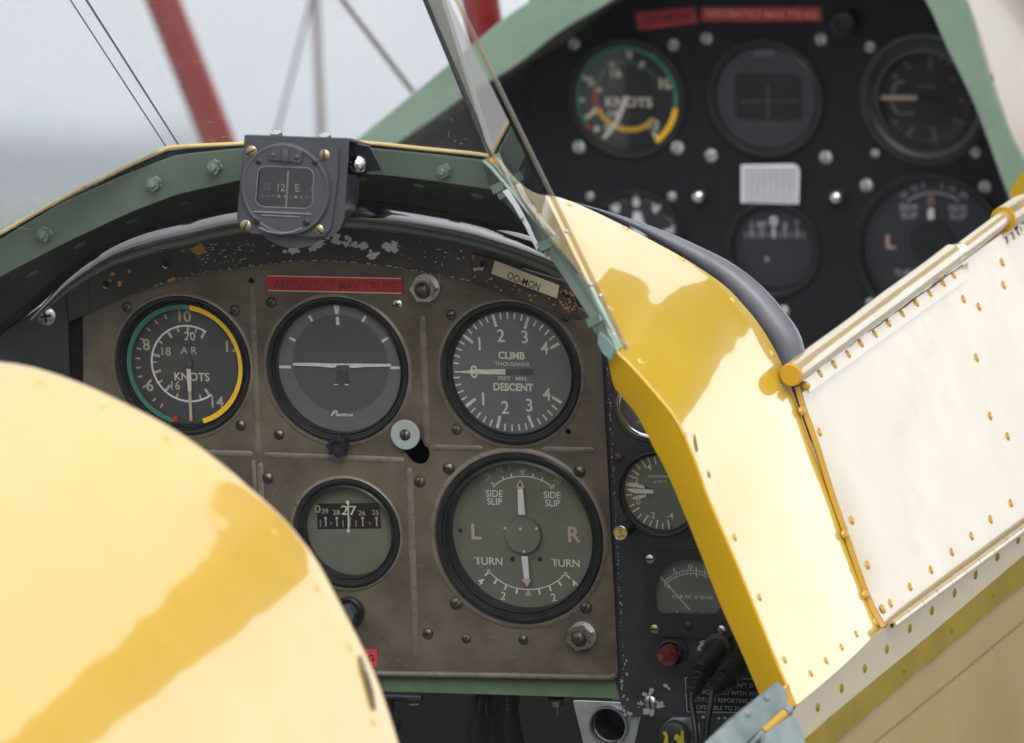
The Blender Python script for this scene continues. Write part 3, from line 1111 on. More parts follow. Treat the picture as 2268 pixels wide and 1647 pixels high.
g.pointer([P((740, 332), (771, 380), (756, 396), (727, 396), (711, 382))], p_pink, 0.0034, 'slip_pointer_tip')
g.pointer([P((752, 1006), (767, 998), (800, 998), (812, 1010), (788, 1054))], p_pink, 0.0034, 'turn_pointer_tip')
g.pointer([P((740, 352), (750, 376), (730, 376))], p_dark, 0.0036, 'tip_window')
b = MB()
c = g.p(ux(757), uy(708), g.z + 0.004)
r = 40 * g.k
b.lathe([(r, -0.004), (r, -0.0004), (r * 0.98, 0), (0, 0)], c=tuple(c), seg=56)
b.build('hub_cover', f_olive, g.root)
for x, y, mt in ((638, 660, p_cream), (742, 664, p_white), (850, 663, p_cream), (640, 790, p_grey), (765, 817, p_cream)):
    b = MB()
    q = g.p(ux(x), uy(y), g.z + 0.0042)
    b.lathe([(0, 0.0004), (0.0007, 0.0002), (0.0009, 0)], c=tuple(q), seg=12)
    b.build('hub_pin', mt, g.root)
g.done([(994, 1038, 'old', 14), (1283, 1045, 'old', 14), (1010, 1337, 'old', 14), (1298, 1346, 'old', 14)])

# ---- heading indicator
g = Gauge('heading_indicator', 'small olive heading dial reading 27 in a black window on the brown panel', 767, 1182, 121, 102, 0.010, f_olive, stand=0.003)
wx = lambda x: 544.3 + .39375 * x
wy = lambda y: 997.9 + .39375 * y
P = lambda *a: [(wx(x), wy(y)) for x, y in a]
g.poly(P((398, 300), (752, 296), (762, 440), (404, 444)), DARK)
z1 = g.z + 0.0002
for s, x, y, c, m_ in (('29', 445, 343, 10.5, TAN), ('28', 510, 350, 10.5, TAN), ('27', 580, 338, 20, CREAM), ('26', 653, 352, 10.5, TAN), ('25', 730, 350, 10.5, TAN), ('0', 405, 330, 17, TAN)):
    g.text(s, wx(x), wy(y), c, m_, 1.1 if s != '27' else 1.25, 0.006, dz=z1)
for x in (449, 512, 585, 657, 735):
    g.line(wx(x), wy(380), wx(x + 2), wy(428), 2.6, TAN, dz=z1)
    g.disc(wx(x), wy(382), 3.2, TAN, z1)
for x, h in ((420, 20), (480, 8), (547, 18), (620, 18), (697, 8)):
    g.line(wx(x), wy(412 - h), wx(x + 1), wy(412 + h), 3.2, GLUM, dz=z1)
g.text('322A01-79', wx(583), wy(501), 10.5, GREY, 1.15, 0.004)
for y in (484, 517):
    g.line(wx(480), wy(y), wx(690), wy(y), 0.8, GREY)
g.pointer([P((571, 296), (579, 296), (582, 450), (574, 450))], p_cream, 0.002, 'lubber_line')
g.disc(wx(573), wy(293), 4.5, CREAM, g.z + 0.0008)
g.disc(wx(577), wy(453), 4.5, CREAM, g.z + 0.0008)
g.done([(593, 1059, 'old', 13)])

# ------------------------------------------------------------------ left black side panel
b = MB()
AL = L(80, 850, 0.002)
qa = lambda x, y, n=0.002: xy(L(x, y, n) - AL)
b.prism([qa(-40, 765), qa(0, 742), qa(60, 700), qa(147, 641), qa(150, 690), qa(163, 1160), qa(-40, 1160)], -0.002, 0, 0)
lp = b.build('side_plate', m_black, None, Tr(AL), bevel=0.0006)
tag(lp, 'plain black plate to the left of the brown panel with one cross-head screw', 'plate')
screw(lp, Vec((*qa(102, 700), 0.0001)), 22 * KV(), 'nickel', rot=10, cross=True)

# ------------------------------------------------------------------ worn black hood strip above the panel
hood = thing('panel_hood', 'scratched black curved strip with chipped paint above the brown panel', 'hood', L(700, 560, 0.004))
AH = L(700, 560, 0.004)
qh = lambda x, y: xy(L(x, y, 0.004) - AH)
hl = [qh(*xy(p)) for p in smooth_line([(x, y, 0) for x, y in hood_low[:13]], 3)]
hu = [qh(*xy(p)) for p in smooth_line([(x, y - 14, 0) for x, y in hood_up[:15]], 3)]
b = MB()
b.prism(hl + hu[::-1], -0.0022, 0, 0, [circle(qh(366, 586), 9 * KV(), 18), circle(qh(234, 631), 9 * KV(), 18)])
b.build('hood_strip', m_hood, hood, bevel=0.0004)
# seams of the overlapping end plates
b = MB()
for p, q in (((428, 536), (430, 608)), ((196, 612), (200, 690)), ((147, 642), (152, 714))):
    b.line(qh(*p), qh(*q), 2.2 * KV(), 0.0003, 0)
b.build('seam', m_dark, hood)


def chip(mb, c, r, z, mi=0, ell=1.0, rot=0.0, n=11):
    ph = [rng.uniform(0.45, 1.15) for _ in range(n)]
    pts = []
    for i in range(n):
        a = 2 * math.pi * i / n
        x, y = r * ell * ph[i] * math.cos(a), r * ph[i] * math.sin(a)
        ca, sa = math.cos(rot), math.sin(rot)
        pts.append((c[0] + x * ca - y * sa, c[1] + x * sa + y * ca))
    # star-shaped outline: fan
    mb.add([(c[0], c[1], z)] + [(x, y, z) for x, y in pts], [(0, i + 1, (i + 1) % n + 1) for i in range(n)], mi)


b = MB()
for (x, y, r, e) in ((267, 630, 9, 1.0), (250, 607, 5, 1.4), (244, 622, 4, 1.5), (286, 600, 5, 1.0), (440, 553, 11, 1.8), (405, 557, 4, 2), (345, 633, 4, 1.6), (378, 622, 5, 1.6), (384, 618, 3, 2), (450, 606, 4, 1), (414, 617, 3, 2)):
    for k in range(3):
        chip(b, qh(x + rng.uniform(-r, r) * 0.5, y + rng.uniform(-r, r) * 0.4), r * KV() * rng.uniform(0.45, 1.0), 0.00025 + k * 0.00003, 0, e, rng.uniform(-0.4, 0.6))
for i in range(26):
    t = rng.random()
    x = 600 + 420 * t * 0.65
    y = 548 + 14 * math.sin(t * 9) + rng.uniform(-9, 9) - 6 * math.sin(t * 3)
    chip(b, qh(x, y), rng.uniform(3, 9) * KV(), 0.00026 + rng.random() * 0.0001, 1, rng.uniform(1.2, 2.4), rng.uniform(-0.3, 0.3), 13)
for i in range(14):
    chip(b, qh(862 + rng.uniform(-14, 14), 548 + rng.uniform(-9, 9)), rng.uniform(4, 8) * KV(), 0.00026 + rng.random() * 0.0001, 1, 1.2, 0, 13)
for i in range(90):
    x = rng.choice((rng.uniform(435, 560), rng.uniform(435, 620), rng.uniform(880, 1030)))
    yl = 590 if x < 700 else 596
    y0 = 520 + abs(x - 720) * 0.08
    y = rng.uniform(y0, yl)
    chip(b, qh(x, y), rng.uniform(0.6, 1.6) * KV(), 0.00024, 1, rng.uniform(1, 4), rng.uniform(-0.9, 0.3) if x > 700 else rng.uniform(-0.2, 0.5), 6)
for pts in (hl[6:],):
    for p in pts:
        for k in range(3):
            chip(b, (p[0] + rng.uniform(-8, 8) * KV(), p[1] + rng.uniform(0.5, 2) * KV()), rng.uniform(0.5, 1.3) * KV(), 0.00024, 1, rng.uniform(1.5, 5), 0.0, 6)
b.build('paint_chip', [m_ochre, m_chip], hood)
hood.children[-1]['kind'] = 'stuff'

# registration plate on its own bracket
AR = L(1165, 635, 0.008)
qr = lambda x, y: xy(L(x, y, 0.008) - AR)
reg = thing('registration_plate', 'cream OO-MON name plate on a tilted black bracket above the climb dial', 'name plate', AR)
b = MB()
b.prism([qr(1043, 562), qr(1257, 626), qr(1288, 707), qr(1284, 712), qr(1041, 626)], -0.003, 0, 0, [circle(qr(1073, 588), 9 * KV(), 18), circle(qr(1254, 654), 9 * KV(), 18)])
b.build('bracket', m_hood, reg, bevel=0.0005)
b = MB()
b.prism([qr(1097, 577), qr(1239, 633), qr(1234, 661), qr(1089, 606)], 0, 0.0009, 0)
b.text('OO-MON', qr(1161, 623), 15.5 * KV(), 0.0011, 1, xs=0.78, bold=0.006, rot=-20.5)
b.build('name_strip', [m_cream, p_dark], reg)
b = MB()
for i in range(30):
    t = rng.random()
    x, y = 1050 + 225 * t, 612 + 75 * t + rng.uniform(-10, 12)
    chip(b, qr(x, y), rng.uniform(0.8, 3.2) * KV(), 0.0003, 0, rng.uniform(0.8, 2), rng.uniform(-1, 1), 7)
for i in range(16):
    chip(b, qr(1254 + rng.uniform(-15, 22), 657 + rng.uniform(-16, 30)), rng.uniform(1.5, 4) * KV(), 0.0003, 0, 1.5, rng.uniform(-1, 1), 8)
for i in range(6):
    chip(b, qr(1062 + rng.uniform(-8, 8), 597 + rng.uniform(-3, 3)), rng.uniform(2, 5) * KV(), 0.00031, 1, 1.8, 0.1, 9)
for i in range(8):
    chip(b, qr(1048 + rng.uniform(-2, 2), 575 + rng.uniform(-8, 40)), rng.uniform(1, 2) * KV(), 0.0003, 0, 1, 0.1, 7)
b.build('paint_chip', [m_ochre, m_chip], reg)['kind'] = 'stuff'

# ------------------------------------------------------------------ glossy rolled rim above the hood
rp = [(70, 706), (110, 668), (152, 628), (205, 590), (264, 556), (340, 529), (420, 510), (520, 487), (640, 474), (760, 472), (860, 480), (940, 492), (1040, 511), (1130, 538), (1200, 563), (1262, 592), (1330, 635)]
b = MB()
rl = smooth_line([L(x, y, 0.07) - AH for x, y in rp], 5)
b.tube([p + Vec((0, -3 * KV(), 0)) for p in rl], [29 * KV() * min(1, 0.10 + i / 26) for i in range(len(rl))], seg=28)
o = b.build('coaming_roll', m_rim, None, Tr(AH))
tag(o, 'shiny black rolled rim curving over the top of the brown panel', 'trim')

# ------------------------------------------------------------------ right black side panel and its fittings
NS = -0.003
AS = L(1500, 1200, NS)
qs = lambda x, y: xy(L(x, y, NS) - AS)
side = thing('fitting_panel', 'black crackle-painted panel with chipped edges to the right of the brown panel', 'panel', AS)
b = MB()
b.prism([qs(1290, 715), qs(1500, 720), qs(1840, 1100), qs(1840, 1596), qs(1700, 1592), qs(1382, 1588), qs(1360, 1500), qs(1335, 1000)], -0.002, 0, 0,
        [circle(qs(1435, 900), 66 * KV(), 48), circle(qs(1462, 1095), 90 * KV(), 48)])
b.build('panel_plate', m_black, side, bevel=0.0005)
b = MB()
for i in range(150):
    t = rng.random()
    y = 780 + 810 * t
    xl = 1337 + (1382 - 1337) * max(0, (y - 760) / 830) ** 1.0 + (4 if y < 1500 else -2)
    big = y > 1440
    chip(b, qs(xl + abs(rng.gauss(0, 3 if not big else 4.5)), y), rng.uniform(0.8, 2.4 if not big else 5) * KV(), 0.0003 + rng.random() * 0.0001, 0, rng.uniform(0.4, 0.9), rng.uniform(-0.4, 0.4), 9)
for (x, y, n_) in ((1440, 1578, 14), (1428, 1575, 8), (1462, 1560, 8), (1420, 1560, 5), (1436, 1535, 3), (1480, 1514, 3), (1475, 1522, 2), (1390, 1580, 6), (1562, 1584, 4), (1600, 1587, 3)):
    for k in range(n_):
        chip(b, qs(x + rng.uniform(-9, 9), y + rng.uniform(-6, 6)), rng.uniform(2, 6) * KV(), 0.0003 + rng.random() * 0.0002, 0, rng.uniform(0.8, 1.6), rng.uniform(-1, 1), 11)
for (x, y) in ((1554, 1428), (1548, 1437), (1560, 1424), (1608, 1432)):
    for k in range(4):
        chip(b, qs(x + rng.uniform(-4, 4), y + rng.uniform(-4, 4)), rng.uniform(2, 5) * KV(), 0.0003 + rng.random() * 0.0002, 0, 1, 0, 11)
b.build('paint_chip', m_chip, side)['kind'] = 'stuff'
screw(side, Vec((*qs(1368, 1014), 0.0002)), 12 * KV(), 'rust', rot=130)
screw(side, Vec((*qs(1441, 1557), 0.0002)), 15.5 * KV(), 'nickel', rot=92)

# upper chrome-rimmed dial, mostly hidden by the yellow rim
pr = lambda r, ri, st, dp: [(r * 1.12, -st), (r * 1.10, -st * 0.5), (r * 1.02, -st * 0.3), (r, 0), (r * 0.96, 0.0006), (ri * 1.02, 0.0002), (ri, -0.001), (ri * 0.99, -dp)]
kk = KV(NS)
g = Gauge('chrome_rimmed_dial', 'grey dial in a bright chrome rim, mostly behind the yellow cockpit edge', 1435, 900, 72, 62, 0.006, f_grey, m_chrome, NS, 0.003)
g.text('12', 1386, 883, 8, WHITE, 1.2)
g.text('RPM', 1418, 936, 5, WHITE, 1.2)
b = MB()
b.lathe([(84 * g.k, -0.003), (80 * g.k, -0.0016), (72 * g.k, -0.0014)], seg=48)
b.build('gasket', M('cracked_sealant', (0.06, 0.045, 0.03), 0.7, var=0.4, vs=60, bump=0.8, bs=300), g.root)
g.done()

# accelerometer
g = Gauge('accelerometer', 'olive accelerometer dial in g units with three pale pointers on the black side panel', 1460, 1095, 95, 84, 0.005, f_olive, m_bezel, NS, 0.004)
cx, cy = 1466, 1091
for a in range(0, 360, 1):
    pass
g.ticks(cx, cy, 62, 82, (306, 328, 236, 213, 350, 191, 280, 170), 3.6, CREAM)
g.ticks(cx, cy, 68, 82, (317, 339, 296, 264, 246, 224, 202, 181, 2, 14), 3.0, CREAM)
for s, x, y in (('4', 1438, 1035), ('2', 1409, 1064), ('0', 1414, 1111), ('-2', 1443, 1142), ('-4', 1484, 1143)):
    g.text(s, x, y, 14, CREAM, 1.0, 0.004)
g.text('ACCELEROMETER', 1463, 1056, 5, CREAM, 1.0, 0.01)
g.text('g UNITS', 1463, 1067, 5, CREAM, 1.1, 0.01)
g.line(1486, 1165, 1489, 1176, 7, RED, dz=g.z + 0.0002)
g.pointer([[(1386, 1084), (1400, 1083), (1447, 1086), (1447, 1094), (1405, 1093), (1396, 1089)]], p_white, 0.002)
g.pointer([[(1385, 1070), (1402, 1070), (1427, 1076), (1428, 1084), (1407, 1079)]], p_cream, 0.0014, 'high_pointer')
g.pointer([[(1398, 1105), (1412, 1098), (1432, 1095), (1430, 1102), (1410, 1107)]], p_cream, 0.0014, 'low_pointer')
g.face.build('dial_face', [g.facem] + PRINT, g.root)

# push knob
kb = thing('push_knob', 'small black push knob with a yellow face beside the accelerometer', 'knob', L(1374, 1181, 0.018))
b = MB()
r = 16.5 * KV()
b.lathe([(r * 0.9, -0.022), (r * 0.9, -0.003), (r, -0.0025), (r, 0), (r * 0.9, 0.0002), (r * 0.86, -0.0003)], seg=36)
b.build('stem', m_rubber, kb)
b = MB()
b.lathe([(r * 0.98, 0.0002), (r * 0.92, 0.0006), (r * 0.86, 0.0002)], seg=36)
b.build('ring', m_chrome, kb)
b = MB()
b.lathe([(0, 0), (r * 0.87, 0)], seg=36, sm=False)
for i, s in enumerate(('PUSH', 'TO', 'SET')):
    b.text(s, ((0.2 - i * 0.1) * r * 0.4, (-0.42 + i * 0.42) * r), r * 0.24, 0.0002, 1, rot=195, bold=0.02)
b.build('face', [M('yellow_button', (0.62, 0.42, 0.14), 0.4), p_dark], kb)

# voltmeter
VC = L(1521, 1317, NS + 0.006)
vm = thing('voltmeter', 'square black voltmeter with an olive arched scale on the black side panel', 'gauge', VC)
k = KV(NS)
vz = NS + 0.006
qv = lambda x, y, dz=0.0: xy(L(x, y, vz + dz) - VC)
win = []
for i in range(25):
    a = rad(-118 + 236 * i / 24)
    win.append((1523 + 75 * math.sin(a), 1315 - 75 * math.cos(a)))
win = [p for p in win if p[1] < 1350]
win = [(1449, 1345), (1453, 1354), (1462, 1361)][::-1] + win + [(1596, 1346), (1590, 1355), (1580, 1362)]
win2 = [qv(*p) for p in win]
b = MB()
b.prism(rrect(-97 * k, -95 * k, 100 * k, 95 * k, 16 * k), -0.006, 0, 0, [win2])
o_ = b.build('case', M('satin_black_case', (0.026, 0.026, 0.028), 0.33, var=0.15, vs=60), vm, bevel=0.0007)
b = MB()
dz = -0.0045
b.poly([qv(x, y, dz) for x, y in ((1430, 1228), (1612, 1228), (1612, 1375), (1430, 1375))], dz, 0)
V = lambda x, y: (907.2 * 0 + 1270.1 + .3305 * x, 1102.2 + .3305 * y)
sc_ = [V(*p) for p in ((612, 562), (650, 530), (690, 508), (735, 494), (783, 488), (835, 492), (885, 505), (930, 525), (965, 545))]
sm_ = [xy(q) for q in smooth_line([(*p, 0) for p in sc_], 4)]
z = dz + 0.0002
for p, q in zip(sm_, sm_[1:]):
    b.line(qv(*p, z), qv(*q, z), 1.2 * k, z, 1)
    b.line(qv(p[0] + 1, p[1] + 8, z), qv(q[0] + 1, q[1] + 8, z), 1.2 * k, z, 1)
rs = resample([(*p, 0) for p in sm_], 21)
for i, p in enumerate(rs):
    h = 4 if i % 5 else 12
    b.line(qv(p.x, p.y - (0 if i % 5 else 3), z), qv(p.x + 1, p.y + h - (0 if i % 5 else 3) + 4, z), 1.3 * k, z, 1)
for s, x, y in (('0', 590, 543), ('5', 676, 487), ('10', 784, 466), ('15', 890, 490)):
    b.text(s, qv(*V(x, y), z), 9 * k, z, 1, bold=0.004)
b.line(qv(*V(823, 470), z), qv(*V(824, 533), z), 3.2 * k, z, 1)
b.text('VOLTS', qv(*V(785, 428), z), 8 * k, z, 2, xs=1.3)
b.text('A.O.M  REF.  Nº 50/1636', qv(*V(797, 667), z), 6.5 * k, z, 1, xs=0.93, bold=0.01)
for x in (722, 880):
    b.line(qv(*V(x, 710), z), qv(*V(x, 750), z), 1.6 * k, z, 2)
b.build('dial_face', [f_olive, p_white, p_grey], vm)
b = MB()
z = dz + 0.0018
b.line(qv(*V(783, 757), z), qv(*V(640, 597), z), 3.0 * k, z, 0, 2.2 * k)
b.line(qv(*V(640, 597), z), qv(*V(590, 540), z), 1.6 * k, z, 0)
b.disc(qv(*V(638, 597), z), 4 * k, z + 0.0001, 0)
b.build('pointer', p_cream, vm)
for x, y in ((697, 770), (783, 774), (875, 774)):
    rivet(vm, Vec((*qv(*V(x, y), dz), dz)), Vec((0, 0, 1)), 6.5 * k, m_brass, 'terminal_pin', 0.7)
b = MB()
b.prism(win2, -0.0012, -0.0010)
b.build('glass', m_glass, vm)
for x, y, kd, ro in ((1440, 1239, 'nickel', 5), (1450, 1394, 'brass', 8), (1599, 1396, 'nickel', -45), (1524, 1388, 'black', 45)):
    screw(vm, Vec((*qv(x, y), 0.0002)), 10 * k, kd, rot=ro)

# red indicator lamp
lm = thing('indicator_lamp', 'round red indicator lamp on the black side panel below the voltmeter', 'lamp', L(1478, 1454, 0.012))
b = MB()
r = 26 * k
b.lathe([(r * 1.25, -0.015), (r * 1.2, -0.013), (r * 1.05, -0.012), (r * 1.02, -0.006)], seg=48)
b.build('collar', m_slate, lm)
b = MB()
r = 23.5 * k
b.lathe([(r, -0.008), (r, -0.001), (r * 0.93, 0), (r * 0.72, -0.0003), (r * 0.66, 0.0004), (r * 0.45, 0.0001), (r * 0.4, 0.0008), (0, 0.0012)], seg=48)
b.build('lens', m_lampred, lm)

# two jack plugs with cables
def jack(name_label, p_sock, p_mid, p_end, cable, n0, n1, n2):
    A = L(*p_sock, n0)
    root = thing('jack_plug', name_label, 'plug', A, group='jack plugs in the side panel')
    s0, s1, s2 = L(*p_sock, n0) - A, L(*p_mid, n1) - A, L(*p_end, n2) - A
    b = MB()
    d = (s1 - s0).normalized()
    b.tube([s0, s0.lerp(s1, 0.55), s0.lerp(s1, 0.57), s1], [23 * k, 23 * k, 25 * k, 26 * k], seg=28)
    b.build('body', m_rubber, root)
    b = MB()
    pts, rr = [], []
    N = 40
    for i in range(N + 1):
        t = i / N
        pts.append(s1.lerp(s2, t))
        rr.append((24 - 10.5 * t) * k * (1 + 0.09 * math.cos(2 * math.pi * t * 9)))
    b.tube(pts, rr, seg=28)
    b.build('strain_relief', m_rubber, root)
    b = MB()
    cp = smooth_line([s2.lerp(s1, 0.2), s2] + [L(x, y, n) - A for x, y, n in cable], 5)
    b.tube(cp, 6.8 * k, seg=14)
    b.build('cable', m_rubber, root)
    return root, A


j1, A1 = jack('black jack plug with ribbed sleeve fully visible beside the red lamp', (1590, 1432), (1549, 1497), (1533, 1537), [(1532, 1560, 0.062), (1540, 1610, 0.07), (1544, 1680, 0.075)], 0.0, 0.05, 0.06)
b = MB()
p0 = L(1592, 1430, 0.0) - A1
b.tube([p0 + Vec((0, 0, -0.002)), p0 + Vec((0, 0, 0.004))], 29 * k, seg=32)
b.tube([p0 + Vec((-0.001, -0.001, 0.003)), p0 + Vec((-0.0015, -0.002, 0.008))], 21 * k, seg=6)
b.build('socket_nut', m_oldscrew, j1)
jack('black jack plug half hidden behind the yellow cockpit edge', (1650, 1450), (1606, 1506), (1578, 1533), [(1574, 1560, 0.062), (1566, 1610, 0.066), (1560, 1690, 0.07)], 0.0, 0.05, 0.058)

# engraved black placard
b = MB()
PC = L(1614, 1541, NS + 0.001)
qp = lambda x, y: xy(L(x, y, NS + 0.001) - PC)
b.prism([qp(1517, 1500), qp(1722, 1503), qp(1724, 1582), qp(1519, 1578)], -0.001, 0, 0)
cor = [(1518, 1502), (1720, 1505), (1723, 1580), (1522, 1577)]
for p, q in zip(cor, cor[1:] + cor[:1]):
    b.line(qp(*p), qp(*q), 2.6 * k, 0.0002, 1)
for s, y, xs in (('THIS AIRCRAFT IS', 1517, 1.0), ('EQUIPPED WITH AN', 1535, 1.0), ('ALTITUDE REPORTING SYSTEM', 1552, 0.95), ('OPERABLE TO 20,000 FEET', 1569, 0.95)):
    b.text(s, qp(1616, y), 9.2 * k, 0.0002, 1, xs=xs, bold=0.004)
o = b.build('notice_plate', [m_frontblack, p_grey], None, Tr(PC))
o.data.materials[1] = M('engraved_grey', (0.30, 0.30, 0.30), 0.6)
tag(o, 'black engraved notice plate with a white border behind the jack plug cables', 'placard')

# ------------------------------------------------------------------ compass on its bracket
NC = 0.125
CC = L(631, 421, NC)
kc = KV(NC)
cp = thing('standby_compass', 'slate grey box compass showing 12 and E, hung on the green windscreen frame', 'compass', CC)
zc = lambda x, y: ((560 + x / 5.489) * .9072, (310 + y / 5.489) * .9072)
qc = lambda x, y, dz=0.0: xy(L(*zc(x, y), NC + dz) - CC)
# bracket plate, top flange and ear
b = MB()
pl_ = [(165, 142), (1560, 188), (1540, 560), (1495, 1260), (1440, 1400), (1340, 1490), (1250, 1518), (260, 1468), (150, 1410), (85, 1330), (62, 1230)]
b.prism([qc(*p) for p in pl_][::-1], -0.007, -0.0055, 0)
t0, t1 = Vec((*qc(165, 142), -0.0058)), Vec((*qc(1560, 188), -0.0058))
b.sheet([[t0, t1], [t0 + Vec((0, 0.0, -0.003)), t1 + Vec((0, 0.0, -0.003))], [t0 + Vec((0, -0.011, -0.040)), t1 + Vec((0, -0.011, -0.040))]], 0, 0.0015, sm=False)
ear = [(1552, 200), (1860, 262), (1900, 300), (2040, 590), (1850, 600), (1830, 645), (1600, 642), (1535, 570)]
b.prism([xy(L(*zc(*p), NC - 0.02) - CC) for p in ear], -0.0215, -0.020, 0)
b.build('bracket', m_slate, cp, bevel=0.0005)
ear_o = MB()
ear_o.prism([xy(L(*zc(*p), NC - 0.0195) - CC) for p in ear], -0.0197, -0.0193, 0)
ear_o.build('ear', m_frontblack, cp)
# instrument flange and round case
b = MB()
fl = [(300, 205), (790, 235), (1290, 250), (1400, 280), (1440, 350), (1430, 700), (1340, 1370), (1260, 1470), (1180, 1490), (280, 1440), (170, 1380), (110, 1260), (170, 300), (210, 230)]
b.prism([qc(*p) for p in fl][::-1], -0.006, -0.0028, 0)
b.build('flange', m_slate, cp, bevel=0.0009)
b = MB()
rb = 104 * kc
c = L(638, 451, NC) - CC
b.lathe([(rb, -0.010), (rb, -0.048), (rb * 0.95, -0.053), (0, -0.053)], c=(c.x, c.y, 0), seg=72)
b.lathe([(0, -0.0075), (rb, -0.0075), (rb, -0.010)], c=(c.x, c.y, 0), seg=72)
b.build('case', m_slate, cp)
b = MB()
R0 = 101 * kc
b.lathe([(R0, -0.003), (R0 * 0.995, -0.0005), (R0 * 0.97, 0.0004), (R0 * 0.93, 0.0004), (R0 * 0.91, 0.0)], seg=72)
wn_ = [qc(*p) for p in ((470, 530), (1040, 552), (1100, 580), (1128, 640), (1118, 1000), (1090, 1065), (1030, 1096), (450, 1075), (385, 1040), (352, 990), (384, 610), (410, 560))][::-1]
b.prism(circle((0, 0), R0 * 0.915, 72), -0.002, 0.0, 0, [wn_])
b.build('bezel', m_slate, cp, bevel=0.0004)
b = MB()
# raised line of the window frame and the lower cover
for pts, w in ((((330, 1140), (1100, 1172)), 3.2), (((440, 1185), (950, 1210)), 2.6)):
    b.tube([Vec((*qc(*p), 0.0002)) for p in pts], w * kc * 0.8, seg=8)
wp = [Vec((*p, 0.0)) for p in wn_]
b.tube(wp + wp[:1], 1.6 * kc, seg=8)
b.tube([Vec((*qc(*p), 0.0002)) for p in ((400, 1350), (520, 1405), (690, 1430), (860, 1410), (980, 1360))], 3 * kc, seg=8)
b.build('moulding', m_slateworn, cp)
b = MB()
b.poly([qc(*p, -0.0024) for p in ((300, 480), (1180, 480), (1180, 1130), (300, 1130))], -0.0024, 0)
z = -0.0022
for s, x, y, c_, xs, sh, mi_ in (('15', 505, 800, 15.5, 0.8, 0.25, 3), ('12', 690, 815, 16, 0.9, 0.15, 2), ('E', 912, 820, 16, 1.1, 0, 2), ('6', 1112, 830, 14, 0.75, 0, 3)):
    b.text(s, qc(x, y, z), c_ * kc, z, mi_ - 1, xs, 0.01, 0, sh)
for i in range(19):
    x = 440 + i * 37.5
    h = 12 if i % 2 else 24
    b.line(qc(x, 905 + i * 1.6 + (10 if i % 2 else 0), z), qc(x - 2, 905 + i * 1.6 + h + 10, z), (3.2 if i not in (6, 12) else 6) * kc, z, 1 if i in (6, 8, 12, 14) else 2)
b.build('card', [M('compass_card', (0.045, 0.046, 0.052), 0.6), p_white, M('grey_card_print', (0.30, 0.31, 0.33), 0.7)], cp)
b = MB()
b.tube([Vec((*qc(790, 590, -0.002), -0.002)), Vec((*qc(775, 830, -0.002), -0.002)), Vec((*qc(760, 1078, -0.002), -0.002))], 2.2 * kc, seg=8)
b.build('lubber_line', p_white, cp)
b = MB()
b.prism(wn_, -0.0011, -0.0010)
b.build('glass', clear_mat('compass_glass', (0.9, 0.9, 0.92), 1.6, 0, 0.05, 0.02), cp)
b = MB()
hd = [(530, 420), (545, 310), (640, 250), (740, 232), (880, 260), (985, 320), (985, 440), (950, 478), (880, 470), (820, 455), (760, 445), (680, 445), (600, 440)]
b.prism([qc(*p) for p in hd], 0, 0.0022, 0)
b.tube([Vec((*qc(765, 290), 0.002)), Vec((*qc(765, 360), 0.0024)), Vec((*qc(765, 440), 0.002))], [7.5 * kc, 9.5 * kc, 9 * kc], seg=20)
b.build('lamp_hood', m_slate, cp, bevel=0.0006)
for x, y in ((583, 380), (905, 408)):
    rivet(cp, Vec((*qc(x, y, 0.0022), 0.0022)), Vec((0, 0, 1)), 6.2 * kc, m_slate, 'rivet', 0.7)
for x, y, ro in ((300, 330, 30), (1275, 382, 88), (220, 1325, 60), (1195, 1383, -40)):
    screw(cp, Vec((*qc(x, y, -0.0028), -0.0026)), 12.6 * kc, 'brass', rot=ro)
for x, y, ro in ((365, 1262, -50), (1030, 1285, -20)):
    screw(cp, Vec((*qc(x, y), 0.0003)), 8 * kc, 'black', rot=ro)
for x, y in ((1150, 485), (390, 470)):
    screw(cp, Vec((*qc(x, y), 0.0001)), 7 * kc, 'black', rot=25)
for i, (x, y) in enumerate(((630, 122), (1285, 158))):
    T = Matrix.Translation(Vec((*qc(x, y + 20, -0.012), -0.012))) @ Matrix.Rotation(rad(-78), 4, 'X')
    b = MB()
    r = 20 * kc
    b.lathe([(r, -0.001), (r, 0.0006), (r * 0.72, 0.0008)], seg=32)
    b.prism([(r * 0.72 * math.cos(rad(60 * j)), r * 0.72 * math.sin(rad(60 * j))) for j in range(6)], 0.0006, 0.0034)
    b.build('hex_bolt', m_nickel, cp, T)
b = MB()
r = 20.5 * kc
c = Vec((*xy(L(*zc(1705, 510), NC - 0.014) - CC), -0.0192))
b.lathe([(r, 0), (r * 0.97, 0.003), (r * 0.8, 0.0055), (r * 0.5, 0.0072), (0, 0.0078)], c=tuple(c), seg=36)
b.build('dome_nut', m_chrome, cp)
b = MB()
for j in range(5):
    b.line(xy(L(*zc(1552 + 15 * j, 840), NC - 0.03) - CC), xy(L(*zc(1550 + 15 * j, 955), NC - 0.03) - CC), 2.2 * kc, -0.0092 + 0.0 * j, 0)

